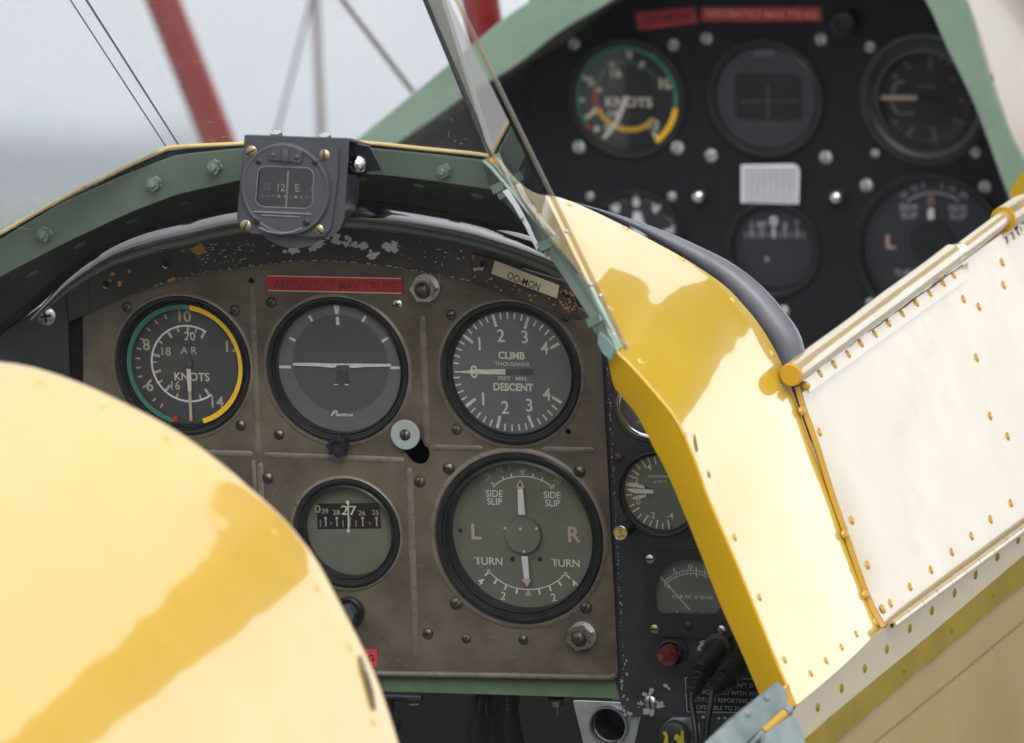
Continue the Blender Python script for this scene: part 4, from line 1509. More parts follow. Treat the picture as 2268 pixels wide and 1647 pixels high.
# ------------------------------------------------------------------ green windscreen frame
NG = 0.08
AG = L(700, 380, NG)
gf = thing('cockpit_arch', 'sage green metal arch bolted below the rear windscreen', 'frame', AG)
g_up = [(-60, 560), (0, 532), (132, 453), (264, 393), (380, 348), (396, 344), (460, 337), (529, 330), (660, 324), (760, 325), (824, 330), (950, 342), (1070, 356)]
g_lo = [(-60, 650), (0, 614), (116, 553), (165, 529), (284, 473), (370, 440), (396, 431), (525, 402), (650, 388), (777, 386), (853, 389), (960, 402), (1088, 421)]
b = MB()
n_ = 36
U_ = resample([L(x, y, NG) - AG for x, y in g_up], n_)
D_ = resample([L(x, y, NG - 0.002) - AG for x, y in g_lo], n_)
b.sheet([D_, U_], 0, 0.0025, sm=False)
arm_o = [(1070, 356, NG), (1080, 362, NG + .004), (1140, 433, .105), (1208, 515, .14), (1258, 578, .165), (1305, 642, .19), (1340, 712, .214), (1368, 777, .232)]
arm_i = [(1088, 421, NG - .002), (1096, 427, NG), (1140, 474, .10), (1190, 536, .135), (1232, 592, .16), (1270, 650, .185), (1307, 706, .208), (1335, 745, .226)]
O_ = resample([L(*p) - AG for p in arm_o], 20)
I_ = resample([L(*p) - AG for p in arm_i], 20)
b.sheet([I_, O_], 0, 0.003, sm=False)
b.build('frame_plate', m_green, gf, bevel=0.0005)
# upper edge of the arm, its sky sheen put into the paler green
b = MB()
off = [L(p[0] + 13, p[1] - 9, p[2] - 0.012) - AG for p in arm_o]
E_ = resample(off, 20)
b.sheet([[p + Vec((0, 0, 0.0012)) for p in O_], [p.lerp(q, 0.5) + Vec((0.0008, 0.0012, 0.001)) for p, q in zip(O_, E_)], E_], 0, 0.001)
b.build('edge_strip', m_greenlight, gf)
# underside running forward to the panel
b = MB()
F_ = resample([L(x, y, 0.0) - AG for x, y in ((-40, 760), (10, 720), (80, 664), (135, 612), (205, 562), (264, 534), (340, 505), (420, 482), (520, 462), (640, 446), (760, 444), (860, 452), (940, 464), (1040, 484), (1130, 512), (1200, 538), (1290, 590))], n_)
D2 = [p + Vec((0, 0, -0.001)) for p in D_]
rows = [D2, [a.lerp(c, 0.4) + Vec((0, 0.002, 0)) for a, c in zip(D2, F_)], [a.lerp(c, 0.75) + Vec((0, 0.001, 0)) for a, c in zip(D2, F_)], F_]
b.sheet(rows, 0)
under = b.build('underside', m_dkgreen, gf)
bvh_u = BVHTree.FromPolygons([Vec(p) + AG for p in b.v], b.f)
b = MB()
# black welt where the underside meets the roll
b.tube(F_[:-3], 15 * KV(), seg=12)
b.build('welt', m_rubber, gf)
# rosettes in the underside
ros = MB()
r = 14 * KV()
for i, (x, y) in enumerate(((411, 448), (290, 488), (175, 542), (69, 606), (928, 410), (1057, 433), (797, 395))):
    hit = project(bvh_u, x, y)
    if not hit:
        continue
    p, nn = hit
    mb = MB()
    mb.lathe([(r, 0), (r * 0.92, 0.0010), (r * 0.6, 0.0016), (r * 0.38, 0.0012), (r * 0.34, -0.0004)], seg=28)
    mb.lathe([(r * 0.34, 0.0001), (0, 0.0001)], seg=20, mi=1, sm=False)
    mb.build('rosette', [M('rosette_green', (0.14, 0.155, 0.12), 0.5) if i == 0 else bpy.data.materials['rosette_green'], m_slot if i else m_brass], gf,
             Matrix.Translation(p - AG + nn * 0.0003) @ nn.to_track_quat('Z', 'Y').to_matrix().to_4x4())
# green-painted hexagon nuts with stud ends
nsrc = None
for x, y in ((102, 517), (345, 405), (479, 368), (986, 377)):
    T = Tr(L(x, y, NG + 0.0003) - AG, rng.uniform(0, 60))
    if not nsrc:
        r = 14 * kc
        mb = hexnut(r, 0.005)
        nsrc = mb.build('hex_nut', m_greenlight, gf, T, bevel=0.0006)
        nsrc.data.materials[0] = M('green_nut_paint', (0.155, 0.215, 0.17), 0.35)
        mb = MB()
        mb.lathe([(r * 0.5, 0.004), (r * 0.5, 0.0072), (r * 0.4, 0.0078), (0, 0.0078)], seg=18)
        st = mb.build('stud_end', nsrc.data.materials[0], nsrc)
    else:
        c_ = copy_part(nsrc, gf, T)
        copy_part(st, c_, Matrix())
# clamp blocks along the arm
for i, (x, y, n1) in enumerate(((1106, 414, .092), (1209, 542, .142), (1318, 709, .212))):
    A = L(x, y, n1 + 0.003) - AG
    mb = MB()
    mb.box((0, 0, 0), (0.0075, 0.0042, 0.006))
    mb.box((0.0008, -0.0044, -0.001), (0.006, 0.0046, 0.005))
    mb.build('clamp_block', nsrc.data.materials[0], gf, Matrix.Translation(A) @ Matrix.Rotation(rad(22), 4, 'Z'), bevel=0.0006)
mb = MB()
mb.sheet([[L(1332, 738, .226) - AG, L(1350, 752, .234) - AG, L(1366, 774, .238) - AG], [L(1330, 762, .228) - AG, L(1342, 786, .236) - AG, L(1356, 796, .238) - AG]], 0, 0.002)
mb.build('end_bracket', M('teal_bracket', (0.16, 0.26, 0.22), 0.4), gf)
# white sealant smear on the arm
mb = MB()
sm = [(1117, 422, .104), (1140, 455, .112), (1165, 500, .128), (1182, 538, .140), (1190, 556, .146)]
mb.sheet([[L(x - 4 + i * 1.0, y + 2, n + 0.0022) - AG for i, (x, y, n) in enumerate(sm)], [L(x + 7 - i * 1.2, y - 3, n + 0.0032) - AG for i, (x, y, n) in enumerate(sm)]], 0, 0.0008)
mb.build('sealant', M('white_sealant', (0.62, 0.63, 0.62), 0.6, wear=((0.06, 0.06, 0.06), 90, 0.6, 0.64)), gf)

# ------------------------------------------------------------------ rear windscreen
AW = L(700, 330, 0.078)
ws = thing('windscreen', 'scuffed clear perspex windscreen with raked side panes in front of the rear cockpit', 'windscreen', AW)
lw = lambda x, y, n: L(x, y, n) - AW
LC, RC = lw(375, 328, .078), lw(1086, 346, .078)
LT, RT = lw(112, -70, .10), lw(912, -70, .085)
RR, RRT = lw(1376, 777, .233), lw(950, -90, .235)
LB, LBT = lw(-80, 560, .13), lw(-120, -70, .15)


def pane(pts, t):
    mb = MB()
    n = (pts[1] - pts[0]).cross(pts[2] - pts[0]).normalized()
    k_ = len(pts)
    mb.add(pts, [tuple(range(k_))])
    return mb


pane([LC, RC, RT, LT], 0).build('front_pane', m_pane, ws)
pane([RC, RR, RRT, RT], 0).build('side_pane', m_pane, ws)
pane([LB, LC, LT, LBT], 0).build('side_pane', m_pane, ws)
# scuffs and scratches in the perspex
def scuff(pts, count, nrm_px, lmax):
    mb = MB()
    e1, e2, e0 = pts[1] - pts[0], pts[3] - pts[0], pts[0]
    n = e1.cross(e2).normalized()
    if n.z < 0:
        n = -n
    for i in range(count):
        a, c = rng.random(), rng.random() ** 1.6
        p = e0.lerp(pts[1], a).lerp(pts[3].lerp(pts[2], a), c) + n * 0.0004
        ang = rng.gauss(0.6, 0.5)
        t = (e1.normalized() * math.cos(ang) + e2.normalized() * math.sin(ang))
        ln, wd = rng.uniform(0.0012, lmax) * (1 if rng.random() < 0.85 else 2.2), rng.uniform(0.00003, 0.00010)
        q = n.cross(t).normalized() * wd
        mb.add([p - q, p + q, p + t * ln + q * 0.4, p + t * ln - q * 0.4], [(0, 1, 2, 3)])
    return mb


m_scuff = M('perspex_scuff', (0.62, 0.63, 0.65), 0.7)
scuff([LC, RC, RT, LT], 170, 0, 0.004).build('scuff', m_scuff, ws)['kind'] = 'stuff'
scuff([LB, LC, LT, LBT], 300, 0, 0.007).build('scuff', m_scuff, ws)['kind'] = 'stuff'
scuff([RC, RR, RRT, RT], 160, 0, 0.005).build('scuff', m_scuff, ws)['kind'] = 'stuff'
# cemented corner joints and cut edges
for nm, p, q, r0, r1, mt in (('corner_joint', lw(399, 327, .078), lw(172, -30, .10), 2.0, 2.8, m_acryl_dark), ('corner_joint', lw(370, 329, .079), lw(136, -30, .10), 1.6, 1.8, m_acryl_dark),
                             ('corner_joint', lw(1082, 342, .078), lw(930, -30, .085), 4.5, 6.5, m_acryl_dark)):
    mb = MB()
    pts = [p.lerp(q, i / 8) for i in range(9)]
    mb.tube(pts, [(r0 + (r1 - r0) * i / 8) * kc for i in range(9)], seg=10, flat=0.6)
    mb.build(nm, mt, ws)
mb = MB()
pts = [lw(1090, 346, .081).lerp(lw(956, -30, .088), i / 8) for i in range(9)]
mb.tube(pts, [(7 + 15 * i / 8) * kc for i in range(9)], seg=18, flat=0.5)
mb.build('corner_fillet', m_acryl, ws)
mb = MB()
pts = [lw(1388, 775, .236).lerp(lw(992, -40, .238), i / 10) for i in range(11)]
mb.tube(pts, 5.5 * kc, seg=8, flat=0.7)
mb.build('cut_edge', clear_mat('perspex_edge_reflection', (0.84, 0.76, 0.58), 1.0, 0.08, 0.10, 0.16), ws)  # yellow mirrored in the edge is put into its tint
for x, y in ((1352, 690), (1302, 505), (1420 - 55, 660)):
    pass
for x, y in ((1255, 512), (1309, 630), (1330, 655)):
    T = Matrix.Translation(lw(x + 1, y, .239))
    mb = MB()
    mb.lathe([(0, 0.003), (4.0 * kc, 0.002), (5.0 * kc, 0)], seg=14)
    mb.build('edge_screw', m_nickel, ws, T)

# ochre edging along the windscreen foot
ed = MB()
pts = smooth_line([L(x, y, n) - AW for x, y, n in ((-60, 548, .085), (0, 518, .083), (132, 443, .082), (264, 377, .081), (360, 333, .08), (378, 327, .08), (400, 325, .08), (529, 319, .08), (660, 313, .08), (800, 316, .08), (940, 330, .08), (1080, 345, .08), (1100, 360, .083), (1140, 408, .10), (1178, 452, .12))], 3)
ed.tube(pts, 4.4 * kc, seg=8)
edo = ed.build('edging_strip', M('cream_yellow_edging', (0.62, 0.47, 0.20), 0.45, var=0.1, vs=50, wear=((0.25, 0.2, 0.1), 90, 0.62, 0.68)), None, Tr(AW))
tag(edo, 'thin cream-yellow edging strip along the foot of the rear windscreen', 'trim')
gk = MB()
pu = resample([L(x, y, .078) - AW for x, y in [(-60, 552), (0, 522), (132, 446), (264, 380), (375, 333), (529, 322), (660, 316), (800, 319), (940, 333), (1076, 349)]], 30)
pd = resample([L(x, y, .077) - AW for x, y in [(-60, 572), (0, 545), (132, 466), (264, 404), (390, 356), (529, 340), (660, 334), (800, 338), (950, 350), (1080, 366)]], 30)
gk.sheet([pd, pu], 0, 0.002, sm=False)
gko = gk.build('sealing_strip', M('cracked_black_sealant', (0.025, 0.024, 0.022), 0.5, var=0.4, vs=40, bump=0.6, bs=200, wear=((0.40, 0.39, 0.36), 60, 0.62, 0.66, (1, 3, 1)), dirt=((0.45, 0.36, 0.03), 34, 0.74, 0.76)), None, Tr(AW))
tag(gko, 'dark cracked sealing strip with paint flecks between the green frame and the cream edging', 'trim')

# ------------------------------------------------------------------ below the panel
b = MB()
AB = L(1100, 1525, -0.004)
rows = []
for z in (-0.004, -0.034):
    rows.append([L(x, y, -0.004) - AB + Vec((0, 0, z + 0.004)) for x, y in ((200, 1480), (800, 1488), (1100, 1494), (1378, 1500))])
lo = [[L(x, y, -0.004) - AB + Vec((0, 0, z + 0.004)) for x, y in ((200, 1512), (847, 1532), (1100, 1539), (1378, 1548))] for z in (-0.034, -0.004)]
b.sheet([rows[1], rows[0]] + [[p.lerp(q, t) for p, q in zip(rows[0], lo[1])] for t in (0.33, 0.66)] + [lo[1], lo[0]], 0, sm=False)
o = b.build('wooden_beam', m_wood, None, Tr(AB))
tag(o, 'worn green-painted wooden cross beam under the brown panel', 'beam')

# hanging bolt under the beam
hb = thing('hanging_bolt', 'small steel bolt with nut and washer hanging under the green beam', 'bolt', L(1234, 1546, -0.018))
T = Matrix.Rotation(rad(90), 4, 'X')
b = MB()
b.lathe([(0, 0.0), (0.0055, 0.0), (0.0055, 0.0016), (0.0023, 0.0016), (0.0023, 0.010), (0, 0.010)], seg=20, T=T)
b.build('shank', m_oldscrew, hb)
b = MB()
b.prism([(0.0042 * math.cos(rad(60 * i)), 0.0042 * math.sin(rad(60 * i))) for i in range(6)], 0.0016, 0.0052, T=T)
b.build('hex_nut', m_nickel, hb)

# black control gaiter with grey stitching
ga = L(1096, 1600, -0.06)
gt = thing('gaiter', 'black fabric gaiter with grey stitching hanging below the green beam', 'gaiter', ga)
b = MB()
col = []
for x0, x1, y, dz in ((1034, 1154, 1510, 0), (1036, 1156, 1545, 0.004), (1038, 1158, 1580, 0.006), (1036, 1162, 1612, 0.006), (1030, 1166, 1640, 0.002), (1026, 1170, 1670, 0)):
    row = []
    for i in range(13):
        t = i / 12
        p = L(x0 + (x1 - x0) * t, y, -0.06) - ga
        row.append(p + Vec((0, 0, 0.022 * math.sin(math.pi * t) + dz + 0.0015 * math.sin(t * 40))))
    col.append(row)
b.sheet(col, 0)
b.build('cover', m_boot, gt)
b = MB()
for x, y0, y1 in ((1062, 1546, 1576), (1096, 1546, 1562), (1124, 1548, 1578), (1155 - 2, 1546, 1556), (1184 - 34, 1560, 1580), (1078, 1560, 1584)):
    for j in range(3):
        ya = y0 + (y1 - y0) * j / 3
        b.line(xy(L(x, ya, -0.03) - ga), xy(L(x + 1, ya + (y1 - y0) / 4.5, -0.03) - ga), 1.6 * KV(), 0.0312, 0)
b.build('stitching', m_thread, gt)

# black lever and ball at the left, beneath the beam
lv = thing('lever', 'black rounded lever arm with a ball end under the left end of the green beam', 'lever', L(880, 1560, 0.0))
al = L(880, 1560, 0.0)
b = MB()
pts = [L(x, y, 0.0) - al for x, y in ((800, 1541), (860, 1544), (920, 1546), (934, 1547))]
b.tube(pts, [9 * KV()] * 3 + [7.5 * KV()], seg=16)
b.build('arm', m_rubber, lv)
b = MB()
b.lathe([(0, -0.0015), (0.0042, -0.0010), (0.0046, 0.0), (0, 0.0)], seg=20, T=Matrix.Translation(L(917, 1556, 0.002) - al) @ Matrix.Rotation(rad(-90), 4, 'X'))
b.build('end_cap', m_nickel, lv)
b = MB()
b.tube([L(862, 1552, -0.01) - al, L(868, 1590, -0.01) - al, L(872, 1660, -0.01) - al], 9 * KV(), seg=12)
b.lathe([(0.0101 * math.cos(rad(a)), 0.0101 * math.sin(rad(a))) for a in range(-90, 91, 15)], c=tuple(L(852, 1606, -0.004) - al), seg=28)
b.build('ball_end', m_rubber, lv)

# bare metal bracket with a tube through it
AK = L(1345, 1600, -0.006)
bk = thing('tube_bracket', 'bare aluminium bracket with a steel tube through it at the foot of the side panel', 'bracket', AK)
qk = lambda x, y: xy(L(x, y, -0.006) - AK)
b = MB()
b.prism([qk(1268, 1553), qk(1279, 1551), qk(1390, 1556), qk(1421, 1570), qk(1394, 1690), qk(1302, 1690)], -0.003, 0, 0, [circle(qk(1352, 1604), 38 * KV(), 40)])
b.build('plate', m_silver, bk, bevel=0.0006)
b = MB()
r = 44 * KV()
b.lathe([(r, -0.002), (r, 0.004), (r * 0.97, 0.005), (r * 0.90, 0.005), (r * 0.87, 0.004), (r * 0.86, 0.002)], c=(*qk(1351, 1605), 0), seg=48)
b.build('tube', M('zinc_tube', (0.34, 0.37, 0.40), 0.35, metal=0.7, var=0.2), bk)
b = MB()
b.lathe([(r * 0.86, 0.0021), (r * 0.855, -0.03), (0, -0.03)], c=(*qk(1351, 1605), 0), seg=48)
b.build('bore', M('shaded_bore', (0.045, 0.048, 0.05), 0.4, metal=0.4, var=0.4, vs=60), bk)  # shade inside the tube is put into this darker metal
b = MB()
b.sheet([[L(x, y, -0.05) - AK for x, y in ((1330, 1600), (1380, 1640))], [L(x, y, -0.05) - AK for x, y in ((1380, 1580), (1420, 1610))]], 0)

# worn black knob with yellow markings
kn = thing('worn_knob', 'round black knob with worn yellow markings at the bottom under the notice plate', 'knob', L(1494, 1634, 0.0))
b = MB()
r = 37 * KV()
b.lathe([(r, -0.02), (r, -0.002), (r * 0.94, 0), (r * 0.8, 0.0012), (0, 0.0016)], seg=48)
b.build('body', M('worn_dark_knob', (0.035, 0.033, 0.033), 0.4, var=0.4, vs=40, wear=((0.2, 0.19, 0.17), 120, 0.7, 0.72)), kn)
b = MB()
for pts in ([(-26, -14), (-20, 2), (-27, 12), (-18, 14), (-13, 4), (-14, -16), (-20, -40), (-30, -36)], [(2, 6), (8, 10), (16, 4), (18, 18), (24, 16), (24, -4), (30, -24), (24, -34), (14, -20), (8, -6), (0, -2)], [(-6, -10), (-2, -14), (6, -34), (0, -40), (-8, -30)]):
    b.prism([(x * KV() * 0.95, y * KV()) for x, y in pts], 0.001, 0.0018)
b.build('marking', M('worn_yellow_marking', (0.55, 0.43, 0.03), 0.5, wear=((0.06, 0.05, 0.03), 90, 0.6, 0.64)), kn)

# ------------------------------------------------------------------ cockpit shell behind and around
b = MB()
AI = L(900, 1300, -0.12)
I = lambda u, v, n: Vec((u, v, n)) - AI
pbl, pbr = L(-200, 1900, -0.25), L(1700, 1900, -0.25)
ptl, ptr = L(-200, 1350, -0.25), L(1760, 1350, -0.25)
b.sheet([[pbl - AI, pbr - AI], [ptl - AI, ptr - AI]], 1)
uL, uR = L(40, 1000, 0.1).x - 0.16, L(1660, 1300, 0.1).x + 0.03
vT, vB = L(760, 700, 0).y, L(760, 1900, 0).y - 0.1
b.sheet([[I(uL, vB, -0.25), I(uL, vB, 0.8)], [I(uL, vT, -0.25), I(uL, vT - 0.03, 0.8)]], 0)
b.sheet([[I(uR, vB, -0.25), I(uR, vB, 0.8)], [I(uR, L(760, 1560, 0).y, -0.25), I(uR, L(760, 1560, 0).y, 0.8)]], 0)
b.sheet([[I(uL, vB, -0.25), I(uR, vB, -0.25)], [I(uL, vB, 0.8), I(uR, vB, 0.8)]], 0)
o = b.build('cockpit_lining', M('green_lining', (0.13, 0.155, 0.13), 0.6, var=0.25, vs=8), None, Tr(AI))
o.data.materials.append(M('shaded_green_bulkhead', (0.045, 0.052, 0.044), 0.6, var=0.3, vs=9))  # shade below the beam is put into this darker lining green
tag(o, 'dark green cockpit side and floor lining seen below the beam', 'lining')

# pilot's seat: unseen, added pale for the dial glasses to mirror
SA = L(-300, 2150, 0.62)
seat = thing('reflection_seat', 'rear pilot seat with tan straps, added unseen for the dial glasses to mirror', 'seat', SA)
b = MB()
b.sheet([[Vec((x, y, 0.05 * math.cos(x * 6))) for x in (-0.24, -0.12, 0, 0.12, 0.24)] for y in (-0.3, -0.1, 0.1, 0.22)], 0, 0.01)
b.build('backrest', M('grey_seat_cover', (0.42, 0.43, 0.44), 0.6), seat)
for x0, x1 in ((-0.11, -0.07), (0.07, 0.03)):
    b = MB()
    b.sheet([[Vec((x0 - 0.03, 0.22, 0.0)), Vec((x0 + 0.03, 0.22, 0.0))], [Vec((x1 - 0.03, -0.28, 0.0)), Vec((x1 + 0.03, -0.28, 0.0))]], 0, 0.004)
    o = b.build('harness_strap', M('tan_strap', (0.55, 0.38, 0.16), 0.7) if x0 < 0 else bpy.data.materials['tan_strap'], seat)

# ------------------------------------------------------------------ yellow deck between the cockpits
AD = L(1550, 950, 0.15)
rear = [(1076, 352, .080), (1088, 364, .083), (1140, 425, .103), (1208, 512, .14), (1305, 640, .19), (1362, 776, .231), (1396, 808, .232), (1443, 861, .232), (1498, 930, .232), (1540, 1020, .232), (1569, 1102, .232), (1627, 1236, .232), (1683, 1373, .232), (1729, 1486, .232), (1764, 1563, .232)]
front = [(1098, 352, .068), (1112, 372, .068), (1156, 421, .07), (1240, 438, .062), (1340, 480, .056), (1480, 553, .052), (1540, 588, .052), (1602, 631, .052), (1642, 671, .052), (1685, 724, .052), (1730, 803, .052), (1772, 912, .052), (1848, 1130, .052), (1906, 1295, .052), (1949, 1394, .052)]
R_ = smooth_line([L(*p) - AD for p in rear], 4)
F_ = smooth_line([L(*p) - AD for p in front], 4)
rows = []
NCOL = 8
for i in range(NCOL + 1):
    t = i / NCOL
    row = []
    for a, c in zip(R_, F_):
        p = a.lerp(c, t)
        row.append(p)
    rows.append(row)
# slight crown across the band
for i in range(1, NCOL):
    t = i / NCOL
    for j in range(len(R_)):
        d1 = (R_[min(j + 1, len(R_) - 1)] - R_[max(j - 1, 0)]).normalized()
        d2 = (F_[j] - R_[j]).normalized()
        nn = d2.cross(d1)
        if nn.x < 0:
            nn = -nn
        rows[i][j] = rows[i][j] + nn.normalized() * (0.004 * math.sin(math.pi * t))
deck = thing('decking_panel', 'glossy yellow riveted decking between the two cockpits', 'panel', AD)
b = MB()
b.sheet(rows, 0)
deck_bvh = BVHTree.FromPolygons([Vec(p) + AD for p in b.v], b.f)
b.build('skin', m_deck, deck)
# turned-in rear flange facing the pilot, with a rolled edge
inner = [(1346, 790, .229), (1350, 813, .226), (1360, 856, .224), (1383, 886, .224), (1410, 919, .224), (1433, 962, .224), (1449, 995, .224), (1469, 1030, .224), (1501, 1102, .224), (1551, 1225, .224), (1600, 1350, .224), (1644, 1449, .224), (1684, 1544, .224)]
outer = [p for p in rear[5:]]
N_ = 44
I_ = resample(smooth_line([L(*p) - AD for p in inner], 5), N_)
O_ = resample(smooth_line([L(x, y, n + 0.001) - AD for x, y, n in outer], 5), N_)
b = MB()
b.sheet([I_, [p.lerp(q, 0.5) + Vec((0, 0, 0.0015)) for p, q in zip(I_, O_)], [p.lerp(q, 0.93) + Vec((0, 0, 0.001)) for p, q in zip(I_, O_)]], 0)
b.sheet([[p + Vec((0, 0, -0.02)) for p in I_], I_], 0)
b.build('flange', m_yellow, deck)
b = MB()
b.tube([p + Vec((-0.0008, 0, -0.0006)) for p in O_], 4.6 * KV(0.23), seg=10)
b.build('rolled_edge', m_yellow, deck)
for (x, y) in ((1260, 454), (1386, 507), (1510, 576), (1624, 665), (1710, 783), (1351, 683), (1383, 758), (1419, 801), (1516, 964), (1627, 1191), (1682, 1324), (1738, 1462), (1796, 1492), (1830, 1464), (1864, 1434), (1897, 1405)):
    hit = project(deck_bvh, x, y)
    if hit:
        rivet(deck, hit[0] - AD, hit[1], 9.0 * KV(.15), m_deck if y < 900 else m_rivet, flat=0.4)
# chipped slots along the rear edge
b = MB()
for pts in ([(1536, 960), (1540, 970), (1545, 1000), (1541, 1002), (1537, 980)], [(1566, 1040), (1571, 1050), (1573, 1060), (1569, 1058)]):
    q = []
    for x, y in pts:
        h = project(deck_bvh, x, y)
        if h:
            q.append(h[0] + h[1] * 0.0006 - AD)
    if len(q) > 2:
        b.add(q, [tuple(range(len(q)))])
if b.v:
    b.build('paint_chip', M('olive_primer', (0.14, 0.13, 0.03), 0.6, var=0.4, vs=120), deck)

# charcoal leather padding on the rear edge of the front cockpit
b = MB()
cpts = [(1250, 444, 1.5), (1290, 458, 2), (1345, 479, 4), (1400, 505, 8), (1470, 541, 14), (1535, 576, 19), (1595, 614, 25), (1650, 662, 30), (1700, 722, 33), (1730, 770, 34), (1745, 830, 30)]
AP = L(1600, 620, .04)
pp = smooth_line([L(x + 12 * min(1, i / 4), y - 9 * min(1, i / 4), .036) - AP for i, (x, y, r) in enumerate(cpts)], 4)
rr = [v.x for v in smooth_line([Vec((r, 0, 0)) for x, y, r in cpts], 4)]
b.tube(pp, [max(1.5, r) * KV() for r in rr], seg=24)
o = b.build('leather_padding', m_leather, None, Tr(AP))
tag(o, 'charcoal leather padding along the rear rim of the front cockpit', 'padding')

# ------------------------------------------------------------------ front cockpit door
PXN = 0.000927
nx = lambda x: .232 - (x - 1764) * PXN
DA = L(2000, 1000, -0.05)
door = thing('cockpit_door', 'closed cream-yellow front cockpit door with a row of rivets and a hinge below', 'door', DA)


def lat(p, q, x):
    """point on the door at a station of the line p-q"""
    t = (x - p[0]) / (q[0] - p[0])
    return L(x, p[1] + (q[1] - p[1]) * t, .052 - (x - p[0]) * PXN) - DA


hl_p, hl_q = (1954, 1390), (2268, 1163)
tl_p, tl_q = (1764, 846), (2124, 585)
nst = 24
bot_row = [lat(hl_p, hl_q, 1954 + i * (2400 - 1954) / nst) for i in range(nst + 1)]
top_row = [lat(tl_p, tl_q, 1766 + i * (2212 - 1766) / nst) for i in range(nst + 1)]
rows = []
for j in range(13):
    t = j / 12
    row = []
    for a, c in zip(bot_row, top_row):
        p = a.lerp(c, t)
        row.append(p + Vec((0.003, 0.0012, 0)) * math.sin(math.pi * t) * min(1, len(row) / 8))
    rows.append(row)
jl = resample(smooth_line([L(x + 3, y - 1, .0505) - DA + Vec((0.0015, 0.0008, 0)) for x, y in ((1760, 862), (1772, 905), (1800, 982), (1836, 1098), (1866, 1184), (1904, 1296), (1932, 1362), (1950, 1392))], 4), 13)[::-1]
for j in range(13):
    for i in range(6):
        rows[j][i] = rows[j][i] + (jl[j] - rows[j][0] if i == 0 else Vec((0, 0, 0)))
b = MB()
b.sheet(rows, 0, 0.0015, side=-1)
door_bvh = BVHTree.FromPolygons([Vec(p) + DA for p in b.v[:]], b.f)
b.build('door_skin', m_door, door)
# stiffening strip under the rail
b = MB()
s_up = [lat((1763, 848), (2124, 592), 1763 + i * (2128 - 1763) / 24) for i in range(25)]
s_lo = [lat((1777, 876), (2127, 625), 1777 + i * (2131 - 1777) / 24) for i in range(25)]
wob = [Vec((0.0032, 0.0014, 0)) for i in range(25)]
b.sheet([[p + w for p, w in zip(s_lo, wob)], [p.lerp(q, .5) + w * 1.15 for p, q, w in zip(s_lo, s_up, wob)], [p + w + Vec((0, 0.0006 * math.sin(i * 1.57), 0)) for i, (p, w) in enumerate(zip(s_up, wob))]], 0, 0.0016, side=-1)
strip_bvh = BVHTree.FromPolygons([Vec(p) + DA for p in b.v], b.f)
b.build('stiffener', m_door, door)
# tubular top rail in three sizes
b = MB()
lr = lambda x, y, base=1761: L(x, y, .060 - (x - base) * PXN) - DA
p0, p1, p2, p3 = lr(1752, 831), lr(2106, 567), lr(2128, 556), lr(2224, 484)
ra, rb_ = 25.5 * KV(), 18.5 * KV()
b.tube([p0, p0.lerp(p1, 0.01)] + [p0.lerp(p1, i / 10) for i in range(1, 11)], [ra * 0.93, ra] + [ra * (1 + 0.03 * math.sin(i * 1.3)) for i in range(1, 10)] + [ra], seg=28)
b.tube([p1, p1.lerp(p2, .5), p2], [ra, ra * 0.82, rb_], seg=28, cap=False)
b.tube([p2, p3], rb_, seg=28)
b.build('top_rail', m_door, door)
b = MB()
d = (p1 - p0).normalized()
b.tube([p0 - d * 0.0012, p0 - d * 0.0004, p0 + d * 0.0006], [ra * 0.86, ra * 0.97, ra * 1.0], seg=28)
b.build('end_plug', m_rivet, door)
b = MB()
# gutter under the rail, its shade put into the darker amber
gu = [lat((1765, 853), (2120, 598), 1762 + i * (2240 - 1762) / 24) for i in range(25)]
b.sheet([[p + Vec((0.0015, 0.0, 0)) for p in gu], [p + Vec((-0.004, 0.009, 0)) for p in gu]], 0)
b.build('gutter', m_rivet, door)
for zx_, zy_ in ((295, 1490), (390, 1405), (485, 1345), (578, 1275), (665, 1205), (757, 1140), (850, 1070), (940, 1005), (1035, 935), (1125, 870), (1215, 800), (1285, 750)):
    h = project(strip_bvh, (1860 + zx_ / 2.745) * .9072, (400 + zy_ / 2.745) * .9072)
    if h:
        rivet(door, h[0] - DA, h[1], 10 * KV(), m_rivet, flat=0.36)
for x, y in ((1815, 958), (1819, 1047), (2134, 663), (2168, 680), (2223, 632), (2163, 793), (2193, 922), (2232, 967), (1886, 1153), (1921, 1252), (1956, 1349), (1972, 1337), (2016, 1300), (2062, 1262), (2108, 1223), (2152, 1188), (2194, 1151), (2239, 1115), (2220, 582)):
    h = project(door_bvh, x, y)
    if h:
        rivet(door, h[0] - DA, h[1], 10.5 * KV(), m_rivet, flat=0.36)
# hinge along the foot
hg = MB()
hp = [lat((1960, 1390), (2268, 1164), 1962 + i * (2400 - 1962) / 14) + Vec((0.004, 0.001, 0)) for i in range(15)]
for i in range(14):
    hg.tube([hp[i].lerp(hp[i + 1], 0.015), hp[i].lerp(hp[i + 1], 0.985)], 9.3 * KV(), seg=16)
hinge = hg.build('hinge', m_door, door)
hinge['kind'] = 'thing'
b = MB()
b.tube([hp[0] + (hp[0] - hp[1]).normalized() * 0.0003, hp[0] + (hp[0] - hp[1]).normalized() * 0.0006], 4.5 * KV(), seg=14)
b.build('pin_hole', m_slot, hinge)
